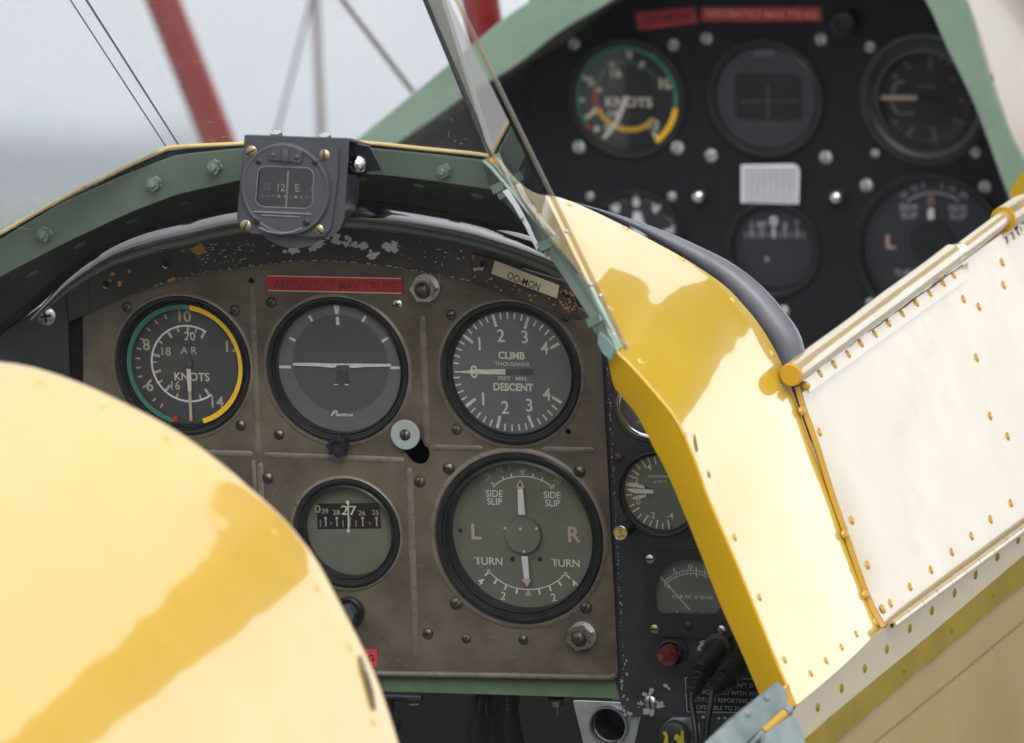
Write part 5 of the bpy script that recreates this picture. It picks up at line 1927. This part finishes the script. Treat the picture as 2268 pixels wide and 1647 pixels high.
# front edge of the opening: jamb strip with dark gap
b = MB()
je = [(1760, 862), (1772, 905), (1800, 982), (1836, 1098), (1866, 1184), (1904, 1296), (1932, 1362), (1950, 1392)]
J0 = smooth_line([L(x - 3, y, .0535) - DA + Vec((0.0012, 0.0004, 0)) for x, y in je], 4)
J1 = smooth_line([L(x + 2, y - 2, .050) - DA + Vec((0.0018, 0.0004, 0)) for x, y in je], 4)
b.sheet([J0, [p.lerp(q, .5) + Vec((.002, .001, 0)) for p, q in zip(J0, J1)], J1], 0, 0.002)
b.build('edge_moulding', m_rivet, door)
b = MB()
K0 = smooth_line([L(x + 3, y - 1, .0505) - DA + Vec((0.0015, 0.0008, 0)) for x, y in je], 4)
K1 = smooth_line([L(x + 6, y - 3, .0485) - DA + Vec((0.0005, 0.0002, 0)) for x, y in je], 4)
b.sheet([K0, K1], 0)
b.build('shadow_gap', m_slot, door)
for x, y in ((1771, 910), (1865, 1183), (1911, 1317), (1933, 1379)):
    rivet(door, L(x - 1, y, .056) - DA + Vec((0.002, 0, 0)), (_v * 0 + Vec((0.8, 0.3, 0.5))).normalized(), 10 * KV(), m_rivet, flat=0.36)

# next door panel forward, with raised lettering on its rail socket
fd = thing('sill_fairing', 'cream-yellow side panel forward of the door carrying a thick rail socket with raised letters', 'panel', L(2300, 500, -.42))
AF2 = L(2300, 500, -.42)
b = MB()
q0, q1 = L(2222, 487, .060 - (2222 - 1761) * PXN) - AF2, L(2420, 352, .060 - (2420 - 1761) * PXN) - AF2
b.tube([q0, q0.lerp(q1, 0.02), q1], [27 * KV(), 29 * KV(), 29 * KV()], seg=28)
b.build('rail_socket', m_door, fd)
b = MB()
d = (q1 - q0).normalized()
b.tube([q0 - d * 0.001, q0 + d * 0.0025], [29.5 * KV(), 30 * KV()], seg=28)
b.build('socket_ring', m_rivet, fd)
b = MB()
rows = []
for t in range(5):
    rows.append([L(2199 + i * 24 + t * 24, 545 - i * 17.5 + t * 75, -.355 - i * 0.022) - AF2 + Vec((.001, 0, 0)) for i in range(8)])
b.sheet(rows[::-1], 0)
fd_bvh = BVHTree.FromPolygons([Vec(p) + AF2 for p in b.v], b.f)
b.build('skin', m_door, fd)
b = MB()
for ch, lx, ly in (('U', 2227, 534), ('1', 2245, 519), ('0', 2259, 509)):
    h = project(fd_bvh, lx, ly)
    if h:
        fwd = Vec((0, 0, -1))
        nn = h[1]
        fwd = (fwd - nn * fwd.dot(nn)).normalized()
        T = Matrix((fwd, nn.cross(fwd), nn)).transposed().to_4x4()
        T.translation = h[0] - AF2 + nn * 0.0008
        b.text(ch, (0, 0), 0.0062, 0.0, 0, 2.2, 0.05, T=T)
b.build('raised_letters', M('raised_pale_letters', (0.80, 0.72, 0.52), 0.4), fd)
b = MB()
pm = [(2236, 440), (2240, 415), (2256, 392), (2300, 350), (2300, 420)]
b.prism([xy(L(x, y, -.36) - AF2) for x, y in pm], L(0, 0, -.362).z - AF2.z, L(0, 0, -.36).z - AF2.z)
b.build('rim_tab', M('mustard_paint', (0.42, 0.27, 0.01), 0.4), fd)

# ------------------------------------------------------------------ fuselage side below the doors
FA = L(2000, 1500, -0.05)
fs = thing('fuselage_side', 'lower fuselage side with a riveted cream strip, mustard tape and stitched yellow fabric', 'fuselage', FA)
lines = {
    'seam': [(1764, 1563), (1850, 1486), (1949, 1396), (2020, 1345), (2268, 1170), (2420, 1063)],
    'tape_top': [(1700, 1703), (1786, 1634), (1860, 1570), (1935, 1509), (2020, 1440), (2100, 1373), (2190, 1297), (2268, 1231), (2420, 1104)],
    'tape_low': [(1780, 1692), (1859, 1631), (1945, 1553), (2060, 1457), (2150, 1383), (2268, 1287), (2420, 1163)],
    'stitch': [(1860, 1704), (1939, 1644), (2105, 1510), (2268, 1376), (2420, 1251)],
}
m_ = 40


def fline(key, dx=0.0):
    return resample(smooth_line([L(x, y, nx(x)) - FA for x, y in lines[key]], 6), m_)


sm0 = fline('seam')
tt, tl = fline('tape_top'), fline('tape_low')
b = MB()
out = Vec((0.96, 0.28, 0)).normalized()
b.sheet([[p for p in tt], [p.lerp(q, .5) - out * 0.0005 for p, q in zip(tt, sm0)], [p.lerp(q, .96) for p, q in zip(tt, sm0)], [p - out * 0.001 for p in sm0]], 0)
strip2 = BVHTree.FromPolygons([Vec(p) + FA for p in b.v], b.f)
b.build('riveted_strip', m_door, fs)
b = MB()
dv = Vec((-0.012, -0.07, 0))
low = [p + Vec((-0.02, -0.75, 0)) for p in tl]
mid = [p + Vec((0.012, -0.12, 0)) for p in tl]
b.sheet([low, mid, [p + Vec((0.004, -0.03, 0)) for p in tl], [p - out * 0.0008 for p in tl]], 0)
fab_bvh = BVHTree.FromPolygons([Vec(p) + FA for p in b.v], b.f)
b.build('fabric_skin', m_fabric, fs)
b = MB()
rag = [p + Vec((0, rng.uniform(-0.0012, 0.0012), 0)) for p in tl]
b.sheet([[p + out * 0.0009 + Vec((0.001, -0.001, 0)) for p in rag], [p.lerp(q, .5) + out * 0.0012 for p, q in zip(tl, tt)], [p + out * 0.0003 for p in tt]], 0)
tape_bvh = BVHTree.FromPolygons([Vec(p) + FA for p in b.v], b.f)
b.build('edge_tape', m_tape, fs)
b = MB()
st = resample(smooth_line([L(x, y, nx(x)) for x, y in lines['stitch']], 6), 110)
for p, q in zip(st, st[1:]):
    c = (p + q) / 2
    d = (c - CA).normalized()
    h = fab_bvh.ray_cast(CA, d)
    if h[0]:
        n = h[1] if h[1].dot(d) < 0 else -h[1]
        e = h[0] + n * 0.0004 - FA
        t_ = (q - p).normalized()
        s_ = n.cross(t_)
        b.tube([e - s_ * 0.0009, e + s_ * 0.0009], 0.00035, seg=6)
if b.v:
    b.build('stitching', M('stitch_thread', (0.24, 0.18, 0.07), 0.7), fs)['kind'] = 'stuff'
for x, y in ((1811, 1567), (1864, 1525), (1915, 1481), (1964, 1438), (2015, 1393), (2064, 1353), (2114, 1314), (2161, 1274), (2209, 1234), (2255, 1196)):
    h = project(strip2, x, y)
    if h:
        rivet(fs, h[0] - FA, h[1], 10.5 * KV(), m_tape, flat=0.4)
for x, y in ((2001, 1481), (2107, 1393), (2200, 1314)):
    h = project(tape_bvh, x, y)
    if h:
        rivet(fs, h[0] - FA, h[1], 10 * KV(), m_tape, flat=0.4)

# the fuselage goes on forward of the frame and down its far side
ff = Vec((0, 0, -1.3))
stn = L(2268, 700, -.42)
cs = [L(2250, 520, -.42), L(2254, 640, -.42) , L(2270, 1170, -.42), L(2276, 1270, -.42), L(2280, 1290, -.42) + Vec((-0.005, -0.75, 0))]
b = MB()
b.sheet([[Vec((p.x - 0.004, p.y, z)) - ff for p in cs] for z in (-0.46, -1.2, -2.4)], 0)
o = b.build('nose_skin', m_fabric, None, Tr(ff))
tag(o, 'plain yellow fuselage side running forward out of the frame', 'fuselage')
pf = Vec((uL - 0.02, vT - 0.3, 0))
b = MB()
b.sheet([[Vec((uL - 0.02 + dx, vT + dv, z)) - pf for dx, dv in ((0.03, -0.16), (0.01, -0.2), (0, -0.3), (0, -0.6), (0.03, -0.95))] for z in (1.6, 1.1, 0.7, 0.3)], 0)
o = b.build('body_shell', m_yellow, None, Tr(pf))
tag(o, 'yellow port fuselage side hidden beyond the cockpit on the left', 'fuselage')

# ------------------------------------------------------------------ lowered rear door with its hinge
HA = L(1690, 1580, .26)
rd = thing('lowered_door', 'blue-grey edge of the folded-down rear cockpit door with a hinge, at the bottom edge', 'door', HA)
lh = lambda x, y, n=.26: L(x, y, n) - HA
b = MB()
b.sheet([[lh(1590, 1700, .33), lh(1690, 1612, .275), lh(1746, 1560, .242)], [lh(1560, 1680, .335), lh(1650, 1596, .282), lh(1738, 1526, .246)], [lh(1525, 1678, .34), lh(1622, 1594, .293), lh(1722, 1510, .248)]], 0, 0.003)
bv = BVHTree.FromPolygons([Vec(p) + HA for p in b.v], b.f)
b.build('door_skin', m_bluegrey, rd)
b = MB()
b.sheet([[lh(1690, 1690, .30), lh(1790, 1690, .262)], [lh(1694, 1628, .29), lh(1782, 1640, .255)], [lh(1752, 1584, .255), lh(1768, 1592, .25)]], 0, 0.003)
b.build('hinge_leaf', m_bluegrey, rd)
for nm, a, c, mt in (('hinge_knuckle', (1626, 1682, .30), (1688, 1626, .277), m_bluegrey), ('hinge_knuckle', (1690, 1624, .276), (1737, 1581, .257), m_rivet), ('hinge_knuckle', (1739, 1579, .256), (1750, 1569, .252), m_bluegrey)):
    b = MB()
    b.tube([lh(*a), lh(*c)], 10.5 * KV(.26), seg=20)
    b.build(nm, mt, rd)
b = MB()
b.sheet([[lh(1722, 1560, .25), lh(1760, 1566, .24)], [lh(1742, 1524, .245), lh(1748, 1516, .238)]], 0, 0.002)
b.build('yellow_corner', m_rivet, rd)
for x, y in ((1700, 1545), (1658, 1580), (1615, 1622)):
    h = project(bv, x, y)
    if h:
        rivet(rd, h[0] - HA, h[1], 8 * KV(), m_bluegrey, flat=0.35)

# ------------------------------------------------------------------ yellow fairing in the foreground
NT = 0.72
TA = L(300, 1300, NT)
prof = [(-760, 1250), (-640, 1020), (-500, 890), (-330, 808), (-170, 782), (0, 801), (66, 811), (165, 843), (274, 892), (397, 958), (511, 1043), (544, 1073), (595, 1117), (645, 1167), (702, 1242), (741, 1313), (804, 1435), (844, 1526), (883, 1644), (915, 1760), (940, 1880)]
T0 = resample(smooth_line([L(x, y, NT) - TA for x, y in prof], 6), 70)
cen = L(120, 1500, NT) - TA
rows = []
for dn, s, sx in ((-0.012, 0.965, 0.965), (-0.006, 0.985, 0.985), (-0.001, 0.997, 0.997), (0.003, 1.0, 1.0), (0.02, 1.0, 1.0), (0.08, 0.997, 0.997), (0.2, 0.989, 0.985), (0.4, 0.968, 0.955), (0.7, 0.93, 0.90), (1.1, 0.86, 0.80)):
    rows.append([Vec((cen.x + (p.x - cen.x) * (sx if p.x > cen.x else s), cen.y + (p.y - cen.y) * s, p.z + dn)) for p in T0])
tf = thing('turtledeck_fairing', 'large glossy yellow fairing behind the rear cockpit, out of focus in the foreground', 'fairing', TA)
b = MB()
b.sheet(rows, 0)
tb = BVHTree.FromPolygons([Vec(p) + TA for p in b.v], b.f)
b.build('skin', m_yellow, tf)
for x, y in ((87, 849), (225, 901), (367, 972), (490, 1070), (610, 1180), (703, 1302), (775, 1435), (826, 1600)):
    h = project(tb, x, y)
    if h:
        rivet(tf, h[0] - TA, h[1], 10 * KV(.72), m_yellow, flat=0.3)
b = MB()
for pts in ([(792, 1450), (800, 1456), (812, 1490), (826, 1540), (830, 1575), (824, 1575), (812, 1535), (798, 1488)],):
    q = []
    for x, y in pts:
        h = project(tb, x, y)
        if h:
            q.append(h[0] + h[1] * 0.001 - TA)
    if len(q) > 2:
        b.add(q, [tuple(range(len(q)))])
if b.v:
    b.build('chipped_slot', M('dark_primer', (0.10, 0.09, 0.04), 0.6, var=0.4, vs=60, wear=((0.4, 0.45, 0.45), 60, 0.55, 0.6)), tf)
b = MB()
b.sheet([[Vec((cen.x + (p.x - cen.x) * 0.96, cen.y + (p.y - cen.y) * 0.96, p.z - 0.01)) for p in T0], [Vec((cen.x + (p.x - cen.x) * 0.2, cen.y - 0.5 + (p.y - cen.y) * 0.1, p.z - 0.02)) for p in T0]], 0)
b.build('bulkhead', m_dkgreen, tf)

# ------------------------------------------------------------------ front cockpit
NF = -0.97
FC = L(1700, 450, NF)
kf = KV(NF)
qf = lambda x, y, n=NF: xy(L(x, y, n) - FC)
fp = thing('instrument_panel', 'matt black front cockpit instrument panel with bright screws, out of focus', 'panel', FC)
fg = [('asi', 1389, 219, 133), ('ah', 1695, 219, 132), ('vsi', 2048, 222, 146), ('alt', 1410, 520, 100), ('dg', 1711, 552, 106), ('turn', 2062, 558, 174)]
b = MB()
b.prism([qf(*p) for p in ((1172, -80), (2330, -80), (2330, 980), (1172, 980))], -0.003, 0, 0, [circle(qf(x, y), r * kf * 0.98, 56) for _, x, y, r in fg])
b.build('panel_plate', m_frontblack, fp, bevel=0.0008)
b = MB()
b.prism([qf(*p) for p in ((820, 400), (860, 300), (1060, 150), (1168, 60), (1176, 980), (820, 980))], -0.006, -0.003, 0)
b.build('side_plate', m_frontblack, fp, bevel=0.0008)
screw(fp, Vec((*qf(1137, 138), -0.0028)), 9 * kf, 'black')
for x, y, r in ((1272, 98, 12.5), (1491, 100, 13), (1282, 326, 14), (1500, 328, 14.5), (1565, 86, 13), (1575, 345, 14), (1818, 88, 13), (1829, 349, 14), (1927, 105, 12), (1938, 340, 9), (2160, 338, 12), (1919, 411, 14), (2181, 415, 14), (1307, 435, 9), (1488, 436, 10), (1930, 672, 12), (1735, 690, 12)):
    screw(fp, Vec((*qf(x, y), 0.0002)), r * kf, 'front')
for x, y in ((1553, 431), (1858, 433)):
    b = MB()
    r = 17 * kf
    b.lathe([(r * 0.8, 0), (r, 0.003), (r, 0.006), (r * 0.75, 0.009), (r * 0.4, 0.0105), (0, 0.011)], c=(*qf(x, y), 0), seg=28)
    b.build('cap_nut', m_chrome, fp)
b = MB()
r = 28 * kf
b.lathe([(r, 0), (r, 0.010), (r * 0.85, 0.013), (r * 0.6, 0.0135), (r * 0.5, 0.011), (0, 0.011)], c=(*qf(1877, 48), 0), seg=32)
b.build('knob', m_rubber, fp)

b = MB()
a0, a1, a2, a3 = (Vec(qf(*p)) for p in ((1407, 29), (1540, 15), (1546, 51), (1414, 68)))
pc = (a0 + a2) / 2
b.prism([tuple(p - pc) for p in (a3, a2, a1, a0)], 0, 0.0006, 0)
b.text('OO-MON', (0, 0), 15 * kf, 0.0008, 1, 1.1, 0.01, 7)
o = b.build('tape_label', [M('faded_red_tape', (0.42, 0.035, 0.055), 0.5, var=0.04), M('dark_red_print', (0.10, 0.01, 0.015), 0.6)], None, Tr(FC + Vec((pc.x, pc.y, 0.0003))))
tag(o, 'tilted pink-red tape label at the top of the front cockpit panel', 'label')
b = MB()
a0, a1, a2, a3 = (Vec(qf(*p)) for p in ((1553, 15), (1821, 14), (1822, 47), (1553, 48)))
pc = (a0 + a2) / 2
b.prism([tuple(p - pc) for p in (a3, a2, a1, a0)], 0, 0.0010, 2)
b.prism([tuple((p - pc) * Vec((0.97, 0.72)) if 0 else Vec(((p - pc).x * 0.97, (p - pc).y * 0.72))) for p in (a3, a2, a1, a0)], 0.001, 0.0014, 0)
b.text('AEROBATICS MAX 770 KG', (0, 0), 15 * kf, 0.0016, 1, 0.98, 0.02)
o = b.build('warning_placard', [m_red, M('pale_red_print', (0.72, 0.34, 0.28), 0.6), M('brown_red_border', (0.28, 0.06, 0.04), 0.5)], None, Tr(FC + Vec((pc.x, pc.y, 0.0003))))
tag(o, 'long red aerobatics placard with a dull border at the top of the front cockpit panel', 'placard')
b = MB()
pa = [(1646, 363), (1762, 361), (1771, 366), (1775, 376), (1773, 449), (1646, 447)]
pc = Vec(qf(1710, 405))
b.prism([tuple(Vec(qf(*p)) - pc) for p in pa][::-1], 0, 0.0004, 0)
for i in range(11):
    y = 371 + i * 7.2
    b.line(Vec(qf(1652, y)) - pc, Vec(qf(1768, y)) - pc, 3.0 * kf, 0.0010, 1)
for i in range(9):
    x = 1656 + i * 14
    b.line(Vec(qf(x, 367)) - pc, Vec(qf(x, 445)) - pc, 2.2 * kf, 0.0011, 1)
o = b.build('correction_card', [m_paper, m_paperline], None, Tr(FC + Vec((pc.x, pc.y, 0.0045))))
tag(o, 'white printed table card with one cut corner on the front cockpit panel', 'card')

st = 0.004
g = Gauge('airspeed_indicator', 'blurred front cockpit airspeed dial with green and yellow arcs at the top left', 1389, 219, 133, 118, 0.006, f_front, n0=NF, stand=st, seg=64)
X = lambda x: 1251.9 + .1983 * x
Y = lambda y: 54.4 + .1983 * y
cx, cy = 1387.5, 219
g.arc(cx, cy, 112, 235, 459, 11, GREEN, -0.0012)
g.arc(cx, cy, 112, 100, 146, 12, YELLOW, -0.0012)
g.arc(cx, cy, 108, 232, 236, 12, RED, -0.0011)
g.arc(1391, 213, 75, 132, 248, 11, YELLOW)
g.arc(1391, 213, 75, 248, 282, 11, RED)
g.arc(1391, 213, 75, 282, 420, 7, GREEN)
for s, x, y, c in (('8', 715, 330, 19), ('6', 290, 635, 19), ('10', 1120, 662, 22), ('12', 990, 1120, 19), ('4', 320, 960, 17), ('16', 570, 545, 18), ('14', 535, 1000, 16), ('2', 470, 1180, 18)):
    g.text(s, X(x), Y(y), c, CREAM, 1.05, 0.03)
g.text('KNOTS', X(710), Y(870), 20, CREAM, 1.1, 0.02)
for x0, y0, x1, y1, w in ((160, 575, 250, 615, 9), (150, 845, 215, 845, 9), (225, 1055, 310, 985, 9), (655, 225, 690, 290, 8), (350, 320, 385, 365, 8), (1160, 640, 1215, 630, 9), (985, 1200, 1025, 1290, 8), (505, 420, 540, 480, 9), (870, 420, 835, 490, 9), (340, 730, 405, 735, 9), (330, 1190, 375, 1150, 10), (985, 320, 1010, 350, 7)):
    g.line(X(x0), Y(y0), X(x1), Y(y1), w, CREAM)
g.pointer([[(X(660), Y(805)), (X(720), Y(810)), (X(590), Y(1110)), (X(480), Y(1250)), (X(430), Y(1290)), (X(420), Y(1260)), (X(560), Y(1060))]], p_cream, 0.0015)
g.done()
g = Gauge('artificial_horizon', 'blurred front cockpit horizon dial with a dark rounded window', 1695, 219, 132, 112, 0.004, f_front, n0=NF, stand=st, seg=64)
b = MB()
w0, w1 = qf(1628, 268), qf(1773, 166)
c = Vec(qf(1695, 219))
b.prism(circle((0, 0), g.ri * 0.99, 56), -0.004, -0.0025, 0, [rrect(w0[0] - c.x, w0[1] - c.y, w1[0] - c.x, w1[1] - c.y, 0.005)])
b.build('mask', M('slate_mask', (0.042, 0.045, 0.060), 0.6), g.root)
g.facem = p_dark
g.line(1640, 226, 1765, 224, 2.5, DIM)
g.line(1700, 186, 1702, 262, 3, DIM)
g.line(1668, 119, 1714, 118, 8, GREY, dz=-0.0022)
g.done()
g = Gauge('climb_indicator', 'blurred front cockpit climb dial with brownish face and pink pointer at the top right', 2048, 222, 146, 104, 0.008, M('dial_brown', (0.026, 0.021, 0.019), 0.55), n0=NF, stand=st, seg=64)
X = lambda x: 1887 + .19825 * x
Y = lambda y: 54.4 + .19825 * y
for x0, y0, x1, y1, w in ((580, 400, 650, 500, 9), (880, 350, 865, 510, 10), (680, 1130, 620, 1270, 9), (905, 1150, 940, 1340, 10), (440, 560, 510, 590, 8), (1120, 1050, 1250, 1110, 9), (450, 790, 480, 660, 7), (480, 650, 580, 640, 7), (450, 880, 500, 1000, 7), (500, 1000, 690, 995, 8), (440, 1120, 520, 1080, 7), (1000, 360, 990, 400, 8), (1085, 410, 1070, 450, 8), (1130, 590, 1140, 640, 9), (1210, 830, 1230, 880, 9)):
    g.line(X(x0), Y(y0), X(x1), Y(y1), w, DIM if (x0 % 3) else GREY)
g.ticks(2052, 219, 88, 100, [95 + 9 * i for i in range(17)], 4, DIM)
g.text('CLIMB', X(835), Y(695), 9, DIM, 1.1, 0.02)
g.pointer([[(X(310), Y(795)), (X(725), Y(795)), (X(725), Y(848)), (X(310), Y(850))]], M('tan_pink_pointer', (0.46, 0.34, 0.29), 0.6), 0.002)
g.pointer([[(X(730), Y(800)), (X(1000), Y(800)), (X(1050), Y(880)), (X(730), Y(860))]], p_dark, 0.0018, 'pointer_tail')
g.done()
g = Gauge('altimeter', 'small blurred front cockpit dial with white numerals half behind the leather rim', 1410, 520, 100, 88, 0.005, f_front2, n0=NF, stand=st, seg=56)
g.ticks(1412, 517, 62, 84, (-45, 0, 40, 85), 8, WHITE)
g.ticks(1412, 517, 72, 82, (-22, 20, 62), 8, GREY)
for s, x, y, c in (('9', 1366, 462, 20), ('0', 1409, 448, 20), ('1', 1448, 458, 18), ('2', 1492, 496, 20)):
    g.text(s, x, y, c, WHITE, 1.1, 0.03)
g.pointer([[(1403, 470), (1418, 470), (1428, 500), (1430, 530), (1396, 530), (1400, 495)]], p_white, 0.001)
g.done()
g = Gauge('heading_indicator', 'blurred front cockpit heading dial below the white card', 1711, 552, 106, 94, 0.008, f_front2, n0=NF, stand=st, seg=64)
X = lambda x: 1578.5 + .264 * x
Y = lambda y: 399.2 + .264 * y
for s, x, y, c in (('1', 325, 370, 12), ('60', 410, 370, 13), ('0', 512, 345, 20), ('3', 605, 378, 13), ('7', 708, 365, 12)):
    g.text(s, X(x), Y(y), c, WHITE if s == '0' else MID, 1.2, 0.03)
for x, w in ((325, 5), (412, 5), (510, 6), (605, 5), (710, 5)):
    g.line(X(x), Y(405), X(x + 2), Y(485), w, WHITE if w == 6 else MID)
for x in (280, 370, 460, 560, 655, 760):
    g.line(X(x), Y(440), X(x), Y(480), 3, MID)
g.disc(X(455), Y(665), 5, MID)
g.done()
g = Gauge('turn_and_slip_indicator', 'large blurred front cockpit turn and slip dial cut off by the door rail', 2062, 558, 174, 158, 0.008, f_front2, n0=NF, stand=st, seg=64)
for s, x, y, c, rt in (('20', 1600, 125, 12, 30), ('10', 1690, 70, 12, 15), ('5', 1765, 45, 12, 6), ('5', 1925, 45, 12, -6), ('10', 2010, 70, 12, -15), ('20', 2105, 120, 13, -30)):
    g.text(s, X(x), Y(y), c, MID, 1.0, 0.01, rt)
arc_ = [xy(q) for q in smooth_line([(X(x), Y(y), 0) for x, y in ((1640, 172), (1700, 138), (1770, 115), (1845, 105), (1930, 115), (2005, 140), (2070, 175))], 4)]
g.polyline(arc_, 4, MID)
for x, y in ((1645, 228), (2055, 235)):
    g.text('SIDE', X(x), Y(y), 13, MID, 1.15, 0.02)
    g.text('SLIP', X(x + 4), Y(y + 70), 13, MID, 1.15, 0.02)
g.text('L', X(1495), Y(520), 28, PINK, 1.1, 0.02)
g.text('TURN', X(1625), Y(780), 13, MID, 1.1, 0.02)
g.pointer([[(X(1808), Y(240)), (X(1855), Y(240)), (X(1858), Y(330)), (X(1802), Y(330))]], p_white, 0.003, 'slip_pointer')
g.pointer([[(X(1828), Y(70)), (X(1862), Y(160)), (X(1865), Y(215)), (X(1795), Y(215)), (X(1800), Y(160))]], M('dull_pink_tip', (0.25, 0.17, 0.14), 0.6), 0.003, 'slip_pointer_tip')
b = MB()
c = g.p(X(1835), Y(520), g.z + 0.003)
b.lathe([(48 * g.k, -0.003), (48 * g.k, 0), (0, 0)], c=tuple(c), seg=40)
b.build('hub_cover', f_front, g.root)
g.done()

# green arch of the front windscreen, with its darker inner face
NA = -0.86
GA = L(1500, 100, NA)
ga_ = thing('cockpit_arch', 'pale green metal arch around the front cockpit opening, out of focus', 'frame', GA)
lg = lambda x, y, n=NA: L(x, y, n) - GA
o1 = [(740, 345), (790, 309), (880, 236), (985, 150), (1060, 88), (1120, 38), (1180, 0), (1300, -60), (1500, -130), (1750, -160), (1960, -130), (2080, -60), (2140, 0), (2168, 90), (2200, 195), (2240, 300), (2268, 352), (2300, 410)]
i1 = [(800, 375), (893, 310), (970, 258), (1040, 208), (1092, 178), (1160, 135), (1240, 72), (1325, 22), (1400, -20), (1560, -80), (1760, -105), (1900, -90), (1990, -50), (2048, 0), (2098, 110), (2160, 240), (2230, 430), (2270, 520)]
n_ = 70
O1 = resample(smooth_line([lg(*p) for p in o1], 4), n_)
I1 = [None] * n_
I1 = resample(smooth_line([lg(*p) for p in i1], 4), n_)
b = MB()
b.sheet([I1, O1], 0, 0.003, sm=False)
b.build('frame_plate', M('pale_sage_paint', (0.20, 0.29, 0.215), 0.4, var=0.08), ga_, bevel=0.001)
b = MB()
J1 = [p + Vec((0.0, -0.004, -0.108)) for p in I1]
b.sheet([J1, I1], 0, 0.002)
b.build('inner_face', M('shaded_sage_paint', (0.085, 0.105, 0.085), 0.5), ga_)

# cowling beyond the front cockpit at the top right
CO = L(2250, 150, -0.9)
co = thing('cowling_panel', 'cream cowling panel with a chipped pale edge at the top right corner', 'cowling', CO)
b = MB()
e0 = [L(x, y, -0.88) - CO for x, y in ((2128, -40), (2146, 0), (2178, 95), (2205, 190), (2238, 290), (2268, 352), (2300, 420))]
e1 = [p + Vec((0.02, -0.002, -0.15)) for p in e0]
e2 = [p + Vec((0.05, -0.03, -0.5)) for p in e0]
b.sheet([e2, e1, e0], 0)
b.build('skin', m_cowl, co)
b = MB()
b.tube([p + Vec((-0.001, 0, 0.002)) for p in e0], 5 * kf, seg=10)
b.build('edge_bead', M('chipped_cream_edge', (0.55, 0.47, 0.34), 0.45, var=0.2, vs=30, wear=((0.12, 0.10, 0.05), 34, 0.52, 0.58), dirt=((0.5, 0.36, 0.03), 20, 0.6, 0.66)), co)

# ------------------------------------------------------------------ half wing overhead, unseen, reshaped to steer the reflections in the decking
WA = Vec((0, 0.66, -1.75))
b = MB()
sect = []
for i in range(13):
    t = i / 12
    th = 0.055 * math.sin(math.pi * min(1, t ** 0.6)) + 0.004
    sect.append((t, 0.02 * math.sin(math.pi * t) + th, 0.02 * math.sin(math.pi * t) - th * 0.45))
rows = []
for sp in (0.42, 0.6, 0.9, 1.6, 3.2):
    sw = abs(sp) * 0.10
    up_ = [Vec((sp, h + abs(sp) * 0.03, -0.85 + t * 2.0 + sw)) for t, h, l_ in sect]
    dn_ = [Vec((sp, l_ + abs(sp) * 0.03, -0.85 + t * 2.0 + sw)) for t, h, l_ in sect]
    rows.append(up_ + dn_[::-1])
b.sheet(rows, 0)
o = b.build('reflection_half_wing', M('yellow_wing_fabric', (0.34, 0.21, 0.01), 0.5, var=0.06, vs=3), None, Tr(WA))
tag(o, 'starboard half of the yellow upper wing, unseen, shaped for its reflection in the decking', 'wing')

# ------------------------------------------------------------------ struts and wires
def strut(name, label, cat, p, q, r, n, mat, flat=0.6):
    a = L(*p, n)
    e = L(*q, n) - a
    if p[1] > -70:
        a = a - e * 1.6
        e = e * 2.6
    else:
        a = a - e * 1.2
        e = e * 2.2
    mb = MB()
    mb.tube([Vec((0, 0, 0)), e], r * KV(n), seg=20, flat=flat)
    o = mb.build(name, mat, None, Tr(a))
    tag(o, label, cat)


strut('cabane_strut', 'thick dark red strut rising behind the left of the compass', 'strut', (346, -40), (508, 372), 40, -1.7, m_strut, 1.0)
strut('cabane_strut', 'short stub of red strut at the top edge beside the front cockpit arch', 'strut', (1052, -80), (1084, 130), 42, -1.05, m_strut, 1.0)
strut('bracing_wire', 'thin grey wire slanting down to the left bolt of the compass', 'wire', (700, -40), (604, 330), 4.5, -1.9, m_wire)
strut('streamlined_wire', 'broad pale grey upright wire above the right bolt of the compass', 'wire', (697, -40), (713, 330), 10, -2.2, M('weathered_steel', (0.30, 0.27, 0.27), 0.45, metal=0.3))
strut('flying_wire', 'brown wire slanting down right to the green arch', 'wire', (735, -30), (916, 206), 6, -1.2, m_cable)

# ------------------------------------------------------------------ air between the airfield and the far wood
hz = bpy.data.materials.new('haze_air')
hz.use_nodes = True
hn, hlk = hz.node_tree.nodes, hz.node_tree.links
hn.clear()
ho = hn.new('ShaderNodeOutputMaterial')
pv = hn.new('ShaderNodeVolumePrincipled')
pv.inputs['Color'].default_value = (0.88, 0.92, 0.97, 1)
pv.inputs['Density'].default_value = 0.0006
hlk.new(pv.outputs[0], ho.inputs['Volume'])
x0, x1, y0, y1, z0, z1 = -6100, 6100, -6100, 6100, -1.0, 14.0
wsheet('haze', [(x0, y0, z0), (x1, y0, z0), (x1, y1, z0), (x0, y1, z0), (x0, y0, z1), (x1, y0, z1), (x1, y1, z1), (x0, y1, z1)],
       [(0, 3, 2, 1), (4, 5, 6, 7), (0, 1, 5, 4), (1, 2, 6, 5), (2, 3, 7, 6), (3, 0, 4, 7)], hz, 'stuff')
